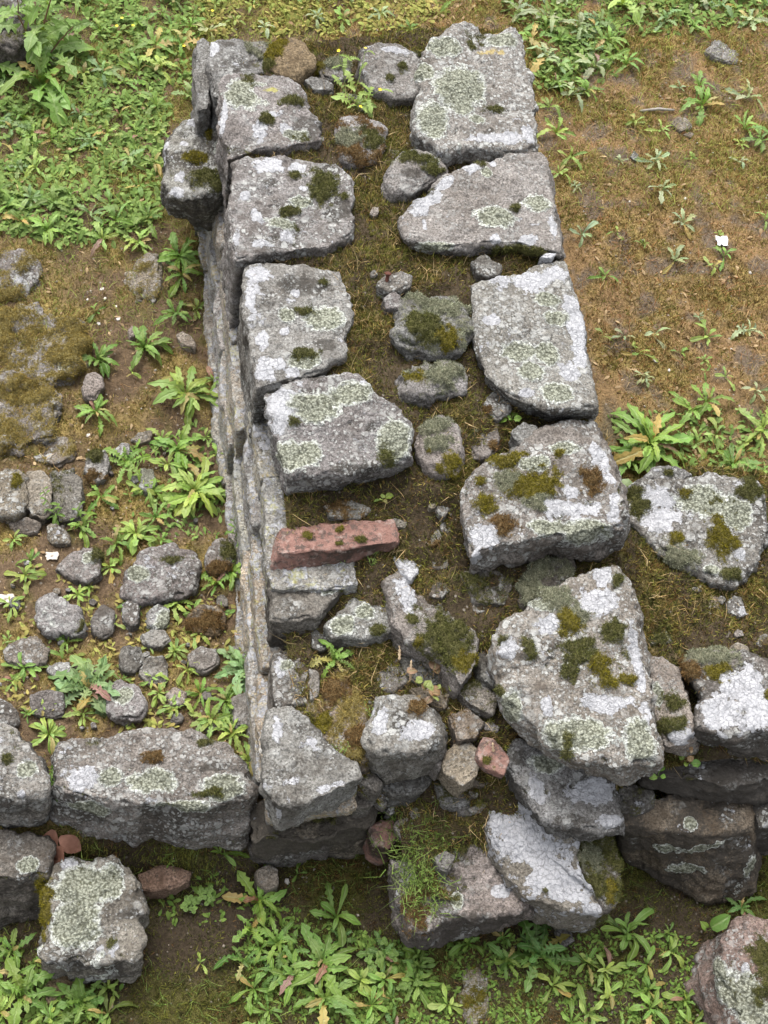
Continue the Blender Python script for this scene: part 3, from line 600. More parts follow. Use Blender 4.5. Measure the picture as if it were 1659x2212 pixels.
    stone(W, [(1092, 1652), (1110, 1600), (1180, 1625), (1250, 1660), (1320, 1675), (1336, 1728), (1347, 1765), (1330, 1785), (1260, 1790), (1190, 1768), (1150, 1735), (1120, 1692)], .335, base=[(1090, 1670), (1110, 1625), (1180, 1650), (1250, 1685), (1322, 1700), (1338, 1750), (1350, 1785), (1335, 1803), (1260, 1808), (1185, 1792), (1148, 1755), (1118, 1712)], zb=.26, tint=GREY, cr=.3, r=.02, rough=1.2, dk=.1, marks=[('w', 1280, 1710, 50, 28), ('w', 1320, 1775, 26, 14), ('f', 1180, 1650, 40, 20), ('d', 1120, 1640, 26, 20), ('w', 1165, 1705, 20, 30, 30), ('d', 1240, 1770, 40, 14)])
    stone(W, [(1064, 1705), (1090, 1692, .01), (1122, 1710, .02), (1152, 1758, .02), (1190, 1788, .02), (1250, 1812, .01), (1238, 1850), (1262, 1900), (1308, 1958, -.03), (1300, 1972, -.03), (1230, 1965, -.03), (1150, 1935, -.03), (1104, 1900, -.03), (1082, 1850, -.02), (1062, 1780)], .25, zb=.10, tint=PINK, cr=-.1, r=.016, rough=1.0, lw=-.3, dk=-.6,
          marks=[('w', 1110, 1790, 60, 70), ('w', 1170, 1860, 60, 66), ('w', 1230, 1920, 50, 46), ('w', 1280, 1965, 30, 18), ('w', 1090, 1730, 30, 40), ('n', 1130, 1880, 20, 14), ('mk', 1178, 1922, 8, 6), ('n', 1190, 1955, 40, 12)])
    stone(W, [(1252, 1816), (1322, 1802), (1331, 1870), (1333, 1950), (1312, 1965), (1270, 1900), (1246, 1850)], .235, zb=.06, tint=DARKG, ms=.25, mcol='mk', r=.02, marks=[('mp', 1280, 1850, 30, 40), ('mg', 1315, 1930, 20, 26)])
    stone(W, [(846, 1852), (872, 1858), (930, 1802), (990, 1757), (1060, 1772), (1086, 1860), (1112, 1926), (1152, 1950), (1110, 1965), (960, 1980), (930, 2010), (892, 2005), (862, 1945)], .185, base=[(846, 1890), (872, 1890), (930, 1840), (990, 1790), (1060, 1800), (1086, 1890), (1115, 1950), (1160, 1972), (1115, 1995), (965, 2015), (935, 2045), (892, 2035), (860, 1980)], zb=.08, tint=PINK, cr=.1, r=.016, rough=1.5, dk=.05, sdk=.4,
          marks=[('w', 1025, 1775, 22, 16), ('f', 990, 1945, 14, 20), ('d', 1000, 1830, 16, 50), ('mb', 920, 1900, 30, 70, -20), ('mb', 895, 1960, 22, 50, 20), ('mk', 1000, 1810, 10, 46), ('w', 1080, 1930, 20, 14)])
    stone(W, [(940, 1850), (965, 1838), (985, 1850), (968, 1880), (948, 1876)], .215, h=.06, tint=DARKG, r=.008)
    # packing stones in the core
    S = lambda *a, **k: stone(W, *a, **k)
    S([(722, 292), (736, 255), (790, 252), (832, 272), (822, 330), (792, 350), (742, 340)], 0.547, h=.12, tint=GREY, r=.025, dome=.012, ms=.12, mcol='mb', cr=.2, marks=[('mp', 760, 300, 36, 26), ('mk', 800, 300, 26, 30)])
    S([(705, 224), (735, 200), (786, 205), (792, 230), (750, 246)], 0.537, h=.12, tint=GREY, r=.02, cr=.4, ms=-.3)
    S([(830, 388), (850, 350), (900, 326), (945, 336), (968, 366), (930, 390), (890, 412), (850, 418)], 0.562, h=.14, tint=PURP, r=.03, dome=.01, cr=.1, marks=[('mk', 900, 345, 40, 14), ('mk', 935, 365, 22, 10), ('d', 885, 375, 30, 14), ('f', 930, 350, 20, 12)])
    S([(1040, 336), (1060, 314), (1100, 318), (1110, 334), (1080, 345)], 0.552, h=.1, tint=GREY, r=.012, cr=.3)
    S([(1020, 562), (1045, 548), (1086, 570), (1076, 594), (1036, 590)], 0.557, h=.1, tint=DARKG, r=.014, cr=.1)
    S([(1166, 556), (1180, 547), (1200, 547), (1192, 557)], 0.582, h=.05, tint=GREY, r=.006, lw=.2)
    S([(818, 602), (860, 584), (890, 592), (886, 614), (842, 628), (820, 620)], 0.557, h=.1, tint=PURP, r=.012, cr=.3)
    S([(830, 642), (850, 626), (868, 640), (862, 664), (836, 664)], 0.557, h=.1, tint=PURP, r=.012, cr=.2)
    S([(870, 655), (905, 630), (960, 640), (1005, 665), (1010, 720), (985, 755), (940, 758), (890, 748), (868, 720)], 0.567, h=.14, tint=GREY, r=.03, dome=.012, ms=-.2, mcol='mp', rough=1.8, marks=[('mp', 960, 665, 46, 26), ('mk', 915, 710, 40, 40), ('mg', 965, 730, 22, 28), ('n', 950, 690, 14, 26), ('mp', 905, 645, 26, 16)])
    S([(856, 804), (890, 782), (950, 779), (1000, 800), (1003, 848), (940, 858), (880, 848)], 0.552, h=.12, tint=GREY, r=.025, dome=.01, ms=-.2, mcol='mp', rough=1.7, marks=[('mp', 950, 810, 46, 26), ('mg', 895, 810, 26, 18), ('n', 930, 846, 30, 8), ('f', 865, 800, 14, 12)])
    S([(904, 950), (920, 906), (955, 898), (990, 930), (998, 970), (985, 1012), (965, 1026), (930, 1004), (906, 985)], 0.532, h=.12, tint=PINK, r=.03, dome=.012, cr=.1, rough=1.2, marks=[('mp', 945, 925, 36, 24), ('mp', 945, 960, 30, 16), ('mg', 975, 1000, 18, 22), ('mg', 950, 1010, 12, 10), ('mg', 930, 975, 8, 6)])
    S([(1012, 935), (1040, 905), (1072, 912), (1078, 950), (1060, 985), (1025, 985)], 0.512, h=.1, tint=PURP, r=.02, cr=-.3, marks=[('mp', 1030, 930, 12, 12), ('mb', 1065, 960, 12, 10)])
    S([(1045, 872), (1070, 842), (1094, 850), (1103, 880), (1076, 905)], 0.532, h=.1, tint=GREY, r=.014, cr=.2, marks=[('mb', 1050, 885, 14, 10)])
    S([(1110, 932), (1130, 910), (1160, 918), (1166, 945), (1125, 956)], 0.532, h=.1, tint=GREY, r=.016, cr=.3)
    S([(940, 1100), (950, 1062), (974, 1055), (986, 1090), (960, 1116)], 0.487, h=.1, tint=PINK, r=.012, cr=.1)
    S([(1125, 1262), (1150, 1216), (1230, 1198), (1242, 1230), (1182, 1282), (1136, 1306)], 0.442, h=.12, tint=DARKG, r=.02, ms=.1, mcol='mp', dk=.2)
    # slanting white-marked slab, small companions
    S([(836, 1256), (868, 1240), (905, 1288), (965, 1308), (1022, 1360), (1032, 1420), (992, 1472), (950, 1410), (890, 1378), (855, 1348)], .425, h=.09, tint=PINK, r=.01, cr=.1, rough=1.0, marks=[('w', 872, 1272, 24, 20), ('w', 885, 1300, 18, 26), ('mk', 965, 1380, 60, 50, -35), ('mg', 1000, 1420, 34, 26), ('mk', 888, 1335, 14, 14), ('mg', 905, 1385, 12, 6)])
    S([(852, 1202), (884, 1190), (914, 1205), (906, 1236), (886, 1254), (864, 1226)], .435, h=.08, tint=GREY, r=.01, lw=.3, cr=0, marks=[('w', 885, 1215, 34, 28)])
    S([(868, 1422), (910, 1402), (946, 1420), (982, 1462), (930, 1480), (890, 1466)], .36, h=.09, tint=DARKG, r=.01, cr=.2, marks=[('w', 905, 1420, 16, 10)])
    S([(672, 1500), (740, 1472), (800, 1555), (792, 1636), (745, 1640), (692, 1585)], .362, h=.05, tint=WARM, r=.02, ms=.15, mcol='mo', rough=1.8, marks=[('mb', 720, 1500, 40, 30), ('mg', 700, 1560, 30, 26), ('mb', 770, 1600, 26, 30)])  # mound of ochre moss, built with the stone function
    S([(785, 1386), (850, 1380), (876, 1402), (870, 1430), (800, 1436)], .355, h=.1, tint=DARKG, r=.01, cr=.1)
    S([(748, 1490), (800, 1480), (826, 1502), (808, 1540), (770, 1530)], .345, h=.08, tint=PURP, r=.01, cr=.1)
    S([(962, 1652), (985, 1612), (1015, 1606), (1041, 1640), (1030, 1680), (1000, 1698), (970, 1672)], .345, h=.06, tint=WARM, r=.008, cr=.0)
    S([(945, 1690), (985, 1690), (1030, 1715), (1010, 1745), (960, 1735)], .24, h=.05, tint=GREY, r=.015, ms=-.1, mcol='mk')
    b = S([(610, 1139), (720, 1131), (852, 1121), (856, 1170), (740, 1181), (606, 1194)], .47, base=[(596, 1160), (720, 1152), (850, 1142), (852, 1190), (735, 1214), (592, 1232)], zb=.425, name='brick', mat=TERRA, r=.009, rough=.75, dk=-.6, sdk=.9, marks=[('mg', 668, 1155, 10, 8), ('mg', 735, 1145, 9, 7), ('mk', 780, 1168, 16, 6), ('mk', 735, 1178, 12, 6)])
    b['label'] = 'reddish brick laid across the wall edge'
    b = S([(1033, 1632), (1045, 1593), (1070, 1599), (1098, 1640), (1086, 1670), (1052, 1655)], .365, h=.022, name='terracotta_shard', mat=TERRA, r=.005, rough=.6, dk=-1.0, sdk=.2, marks=[('mk', 1052, 1642, 8)])
    b['label'] = 'broken orange terracotta shard lodged between stones'
    S([(800, 1782), (850, 1770), (866, 1800), (840, 1835), (806, 1822)], .165, h=.1, name='terracotta_shard', mat=TERRA, r=.012, rough=1.0, dk=-.1)
main_stones()

# courses of the long left face, below the top row
def face_courses():
    for ci, (z1, z0, off) in enumerate(((.345, .225, .0), (.230, .115, .16), (.120, -.02, .07), (.43, .335, .72))):
        y = -0.47 + off*0.5; yend = 1.12 if ci < 3 else 0.2
        k = 0
        while y < yend:
            L = 0.17 + 0.12*rng.random()
            y2 = min(y+L, 1.15)
            nearf = float(sstep(0.32, 0.12, y)); ymid = (y+y2)/2
            xo = (-0.226, -0.239, -0.252, -0.213)[ci]*(1-nearf) + (-0.212, -0.224, -0.238, -0.203)[ci]*nearf - 0.006*rng.random() - 0.006*math.sin(y*2.2)*(1-nearf)
            zt = z1
            if y < 0.02 and ci < 3: xo -= 0.012*float(sstep(-.1, -.3, y)); zt = min(z1, .305-.03*(y < -.3))
            corners = [(xo, y+.004), (xo-.004, (y+y2)/2), (xo, y2-.004), (xo+.15, y2-.004), (xo+.15, y+.004)]
            if True:
                pts = [to_px(np.array([[a, b, zt]])) for a, b in corners]
                stone(main_wall, [(float(q[0][0]), float(q[1][0])) for q in pts], zt, zb=z0, tint=random.choice([(1.2, 1.16, 1.08), (1.3, 1.2, 1.0), (1.2, 1.06, .9), (1.0, .98, .95)]), cr=.6, lw=-.1, sdk=-.2, dk=-.25, r=.008, rough=.8, step=.006, yl=-.05, moss_n=.5, ms=-.75)
            y = y2
face_courses()

def side_walls():
    W = left_wall
    stone(W, [(130, 1602), (180, 1587), (250, 1592), (340, 1573), (420, 1576), (490, 1606), (530, 1652), (544, 1700), (530, 1722), (420, 1742), (300, 1732), (180, 1722), (124, 1702)], .27, base=[(126, 1640), (180, 1628), (250, 1632), (340, 1614), (420, 1616), (490, 1646), (536, 1692), (546, 1762), (538, 1830), (420, 1828), (300, 1812), (180, 1802), (117, 1782)], zb=.12, tint=PINK, cr=.65, r=.028, rough=1.25, dk=-.45, sdk=.6,
          marks=[('w', 175, 1680, 30, 26), ('f', 480, 1700, 50, 30), ('f', 400, 1745, 70, 16), ('f', 200, 1745, 60, 20), ('mk', 450, 1712, 28, 10), ('mb', 330, 1635, 22, 12), ('mk', 440, 1605, 22, 10), ('d', 440, 1660, 50, 14), ('f', 240, 1680, 30, 20), ('f', 330, 1690, 60, 26)])
    stone(W, [(-90, 1590), (0, 1566), (50, 1592), (86, 1622), (98, 1680), (84, 1718), (20, 1724), (-90, 1712)], .27, base=[(-90, 1630), (0, 1608), (50, 1632), (88, 1664), (102, 1725), (98, 1778), (20, 1782), (-90, 1770)], zb=.13, tint=GREY, cr=.4, r=.028, rough=1.2, dk=-.2, sdk=.5, marks=[('w', 45, 1715, 12, 8), ('mk', 15, 1640, 16, 12), ('f', 60, 1660, 26, 20)])
    stone(W, [(-90, 1795), (30, 1797), (92, 1800), (112, 1832), (98, 1888), (40, 1900), (-90, 1900)], .155, base=[(-90, 1840), (30, 1842), (94, 1845), (114, 1880), (98, 1985), (40, 2010), (-90, 2012)], zb=-.02, tint=DARKG, cr=.05, r=.03, rough=1.2, dk=.1, sdk=.3, marks=[('f', 60, 1870, 24, 18), ('mg', 95, 1920, 14, 40)])
    stone(W, [(300, 1888), (350, 1872), (412, 1880), (402, 1902), (332, 1924), (303, 1920)], .055, h=.06, tint=(0.7, .5, .42), cr=-.4, lw=-1, r=.01)
    stone(W, [(556, 1880), (580, 1866), (598, 1880), (602, 1912), (575, 1920), (558, 1905)], .05, h=.06, tint=WARM, cr=.1, r=.012)
    W = right_wall
    stone(W, [(1372, 1042), (1430, 1031), (1480, 1031), (1540, 1022), (1600, 1030), (1645, 1050), (1655, 1090), (1652, 1160), (1620, 1240), (1560, 1250), (1480, 1215), (1440, 1190), (1392, 1152), (1347, 1115), (1360, 1062)], .41, base=[(1372, 1075), (1430, 1062), (1480, 1062), (1540, 1053), (1600, 1060), (1645, 1080), (1656, 1120), (1655, 1190), (1622, 1272), (1560, 1282), (1480, 1245), (1440, 1220), (1390, 1182), (1345, 1145), (1358, 1092)], zb=.32, tint=PURP, cr=.4, r=.025, rough=1.3, dk=-.1,
          marks=[('mk', 1385, 1085, 28, 32), ('w', 1425, 1075, 44, 22), ('w', 1420, 1125, 38, 26), ('w', 1450, 1110, 22), ('f', 1520, 1080, 60, 40), ('mp', 1470, 1200, 40, 30), ('mg', 1460, 1165, 20, 18), ('mg', 1560, 1160, 30, 46, 30), ('mk', 1620, 1060, 26, 22), ('w', 1598, 1195, 14, 14), ('mg', 1480, 1065, 14, 10), ('f', 1590, 1110, 46, 40), ('mk', 1580, 1240, 26, 14), ('f', 1540, 1230, 20, 12)])
    stone(W, [(1395, 1030), (1420, 1009), (1460, 1008), (1498, 1024), (1450, 1042)], .40, h=.16, tint=GREY, r=.02, cr=.3, marks=[('mk', 1440, 1022, 9, 7)])
    stone(W, [(1570, 1300), (1588, 1282), (1606, 1290), (1616, 1325), (1600, 1334), (1575, 1322)], .385, h=.08, tint=GREY, r=.012, cr=.2, marks=[('w', 1605, 1320, 10, 14)])
    stone(W, [(1385, 1370), (1410, 1350), (1440, 1365), (1450, 1388), (1410, 1395)], .375, h=.08, tint=GREY, r=.014, ms=.0, mcol='mk')
    stone(W, [(1400, 1422), (1440, 1416), (1470, 1450), (1480, 1500), (1500, 1545), (1505, 1580), (1480, 1598), (1440, 1595), (1424, 1550), (1402, 1500)], .40, base=[(1400, 1450), (1440, 1445), (1470, 1478), (1482, 1528), (1502, 1572), (1506, 1605), (1480, 1622), (1440, 1620), (1422, 1578), (1402, 1528)], zb=.31, tint=PINK, cr=.2, r=.02, rough=1.2, marks=[('w', 1475, 1585, 34, 26), ('mk', 1465, 1562, 20, 16), ('mk', 1440, 1570, 18, 20), ('mk', 1450, 1520, 26, 20), ('f', 1420, 1500, 14, 26)])
    stone(W, [(1482, 1440), (1520, 1402), (1600, 1406), (1668, 1430), (1720, 1500), (1710, 1570), (1600, 1585), (1515, 1570), (1506, 1545), (1532, 1500)], .42, base=[(1482, 1470), (1520, 1432), (1600, 1436), (1668, 1460), (1722, 1532), (1712, 1630), (1600, 1642), (1512, 1612), (1505, 1575), (1530, 1530)], zb=.31, tint=GREY, cr=.1, r=.03, rough=1.2, dk=-.1, sdk=.5, marks=[('mp', 1540, 1420, 60, 18), ('mg', 1555, 1450, 34, 18), ('mb', 1500, 1450, 26, 26), ('w', 1610, 1480, 60, 36), ('w', 1560, 1540, 46, 40), ('w', 1650, 1520, 50, 30), ('w', 1640, 1560, 40, 20), ('mg', 1655, 1500, 10, 8)])
    stone(W, [(1385, 1642), (1500, 1628), (1690, 1618), (1720, 1650), (1710, 1680), (1600, 1690), (1450, 1680), (1392, 1668)], .29, base=[(1385, 1672), (1500, 1658), (1690, 1650), (1722, 1682), (1712, 1722), (1600, 1728), (1450, 1712), (1390, 1698)], zb=.23, tint=DARKG, cr=-.2, r=.014, rough=1.3, dk=.3, sdk=.3)
    stone(W, [(1328, 1702), (1370, 1692), (1410, 1712), (1412, 1742), (1370, 1760), (1330, 1750)], .22, base=[(1328, 1735), (1370, 1725), (1410, 1745), (1412, 1778), (1370, 1798), (1328, 1790)], zb=.13, tint=DARKG, dk=.3, ms=-.2, r=.014)
    stone(W, [(1338, 1720), (1400, 1722), (1500, 1716), (1622, 1712), (1640, 1750), (1632, 1790), (1520, 1800), (1350, 1780)], .215, base=[(1345, 1800), (1400, 1800), (1500, 1795), (1622, 1792), (1638, 1850), (1622, 1938), (1530, 1948), (1352, 1860)], zb=.015, tint=(0.55, 0.48, 0.40), cr=-.1, r=.025, rough=1.1, dk=.1, sdk=.35, marks=[('f', 1490, 1780, 18, 14), ('f', 1440, 1830, 30, 14), ('f', 1520, 1830, 60, 12, 20), ('f', 1620, 1870, 16, 40), ('f', 1480, 1880, 50, 14)])
    stone(W, [(1630, 1700), (1700, 1690), (1760, 1720), (1740, 1780), (1640, 1790)], .22, zb=.02, tint=DARKG, dk=.2, r=.02)
side_walls()

# ------------------------------------------------------------------ earth and rubble core of the walls
CORE = {}
def PC(u, v, wall):
    C = CORE[wall.name]; z = .45
    for _ in range(10):
        p = P(u, v, z); w = 1/(((C[:, :2]-p[:2])**2).sum(1)+.0012)**1.6; z = .5*z+.5*float((w*C[:, 2]).sum()/w.sum())
    return P(u, v, z)
def core_fill(name, parent, poly, ctrl, n_moss, kinds, seed, n_grass=600):
    global CORE
    C = np.array([P(u, v, (max(z, .498) if 180 < v < 1050 and z > .44 else z)+(.034 if v < 1050 else .024)) for u, v, z in ctrl])
    PW = [P(u, v, z)[:2] for u, v, z in poly]
    a = np.array(PW); x, y, Q = grid_patch(a[:, 0].min(), a[:, 0].max(), a[:, 1].min(), a[:, 1].max(), 0.008)
    d2 = (x[:, None]-C[None, :, 0])**2 + (y[:, None]-C[None, :, 1])**2
    w = 1/(d2+0.0012)**1.6; z = (w*C[None, :, 2]).sum(1)/w.sum(1)
    CORE[parent.name] = C
    p = np.stack([x, y, z*0], 1)
    z = z + fbm(p*14+seed, 3)*0.018 + fbm(p*38+seed, 3)*0.012 + fbm(p*90+seed, 2)*0.005
    ins = inpoly(x, y, PW)
    V = np.stack([x, y, z], 1); Q = Q[ins[Q].all(1)]
    use = np.unique(Q); re = np.full(len(V), -1); re[use] = np.arange(len(use)); V = V[use]; Q = re[Q]
    b = fbm(V*10+seed, 3)
    soil = np.array([0.066, 0.052, 0.034]); och = np.array([0.145, 0.12, 0.045])
    gc = soil + (och-soil)*sstep(-0.1, 0.4, b)[:, None]
    org = np.array(parent.location)
    o = link(name, new_mesh(name, V-org, Q, SOIL, True, None, {'gc': gc}), parent)
    T = np.concatenate([Q[:, [0, 1, 2]], Q[:, [0, 2, 3]]])
    pt, nm, tri, bc = scatter_tris(V, T, np.clip(0.6+b*1.2, 0.1, 1.5), n_moss)
    k = ((fbm(pt*11+seed, 3)*1.0+fbm(pt*50+seed, 2)*1.0+0.5+rng.normal(size=n_moss)*0.15)*len(kinds)).astype(int).clip(0, len(kinds)-1)
    ca = np.array([MOSSC[q][0] for q in kinds])[k]; cb = np.array([MOSSC[q][1] for q in kinds])[k]; t = rng.random((n_moss, 1))
    tuft = np.clip(0.6+fbm(pt*110, 2)*1.2, 0.2, 1.5)
    col = (ca*(1-t)+cb*t)*(0.5+0.7*tuft[:, None])*(1+rng.normal(size=(n_moss, 1))*0.25).clip(0.4, 1.8)
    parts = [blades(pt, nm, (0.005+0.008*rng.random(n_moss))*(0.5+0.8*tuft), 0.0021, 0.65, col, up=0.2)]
    V1, F1, C1 = cat_blades(parts)
    m = link('moss', new_mesh('moss', V1-org, F1, MOSS, False, None, {'col': C1}), parent); m['kind'] = 'stuff'
    pt, nm, tri, bc = scatter_tris(V, T, np.clip(0.3+b*2, 0.02, 1), n_grass)
    V1, F1, C1 = blades(pt, nm, 0.014+0.024*rng.random(n_grass), 0.0013, 0.8, mixcol((0.48, 0.37, 0.20), (0.28, 0.18, 0.075), n_grass), bend=0.8)
    m = link('dry_grass', new_mesh('dry_grass', V1-org, F1, GRASS, False, None, {'col': C1}), parent); m['kind'] = 'stuff'
core_fill('earth_core', main_wall, [(500, 110, .5), (900, 70, .5), (1110, 80, .5), (1150, 300, .5), (1270, 850, .5), (1330, 1130, .4), (1400, 1600, .3), (1320, 1760, .2), (1300, 1900, .1), (930, 1980, .1), (850, 1880, .1), (830, 1780, .1), (620, 1740, .25), (600, 1300, .3), (600, 1000, .45), (540, 600, .5), (510, 300, .5)],
          [(600, 130, .47), (770, 170, .47), (770, 200, .49), (700, 300, .50), (690, 230, .50), (600, 330, .5), (800, 450, .50), (850, 520, .50), (800, 560, .505), (640, 560, .5), (800, 700, .50), (950, 600, .50), (990, 540, .5), (1000, 600, .5), (830, 850, .49), (1000, 780, .49), (1020, 870, .48), (960, 880, .48), (880, 900, .48), (950, 1040, .465), (800, 1070, .45), (660, 1100, .45), (920, 1120, .44), (900, 1180, .42), (760, 1110, .45),
           (820, 1210, .41), (770, 1230, .40), (770, 1270, .37), (690, 1340, .35), (850, 1290, .37), (950, 1270, .42), (1000, 1300, .42), (1080, 1260, .42), (1050, 1340, .41), (860, 1390, .33), (720, 1420, .33), (690, 1500, .34), (700, 1560, .345), (740, 1600, .335), (780, 1590, .33), (700, 1480, .34), (870, 1480, .32), (960, 1500, .33), (1000, 1560, .32), (1060, 1560, .335), (1070, 1600, .34), (1040, 1500, .34), (960, 1720, .18), (850, 1750, .13), (880, 1850, .17), (900, 1940, .17), (940, 1760, .17), (1060, 1680, .24), (700, 1700, .22), (1180, 1700, .2), (1250, 1850, .1), (1000, 1900, .1), (1250, 1400, .38), (1150, 1050, .42), (1150, 700, .45), (1050, 200, .45), (1050, 450, .45), (640, 900, .45), (640, 700, .45), (620, 450, .45), (640, 1640, .25), (1370, 1180, .36)],
          170000, ('mk', 'ml', 'mk', 'mo', 'mb', 'ml', 'mk', 'ml'), 51, 3600)
core_fill('earth_core', right_wall, [(1340, 1060, .35), (1480, 1030, .3), (1800, 1040, .3), (1800, 1640, .3), (1400, 1660, .3), (1330, 1300, .35)],
          [(1450, 1280, .365), (1400, 1230, .37), (1360, 1180, .38), (1500, 1300, .36), (1550, 1330, .355), (1640, 1250, .35), (1680, 1330, .35), (1620, 1370, .36), (1450, 1400, .35), (1480, 1440, .35), (1380, 1300, .36), (1500, 1100, .33), (1600, 1550, .3), (1450, 1520, .3), (1400, 1650, .26), (1700, 1650, .26), (1340, 1080, .33), (1700, 1100, .3)],
          50000, ('mk', 'ml', 'mb', 'mo', 'ml', 'mk'), 77, 700)

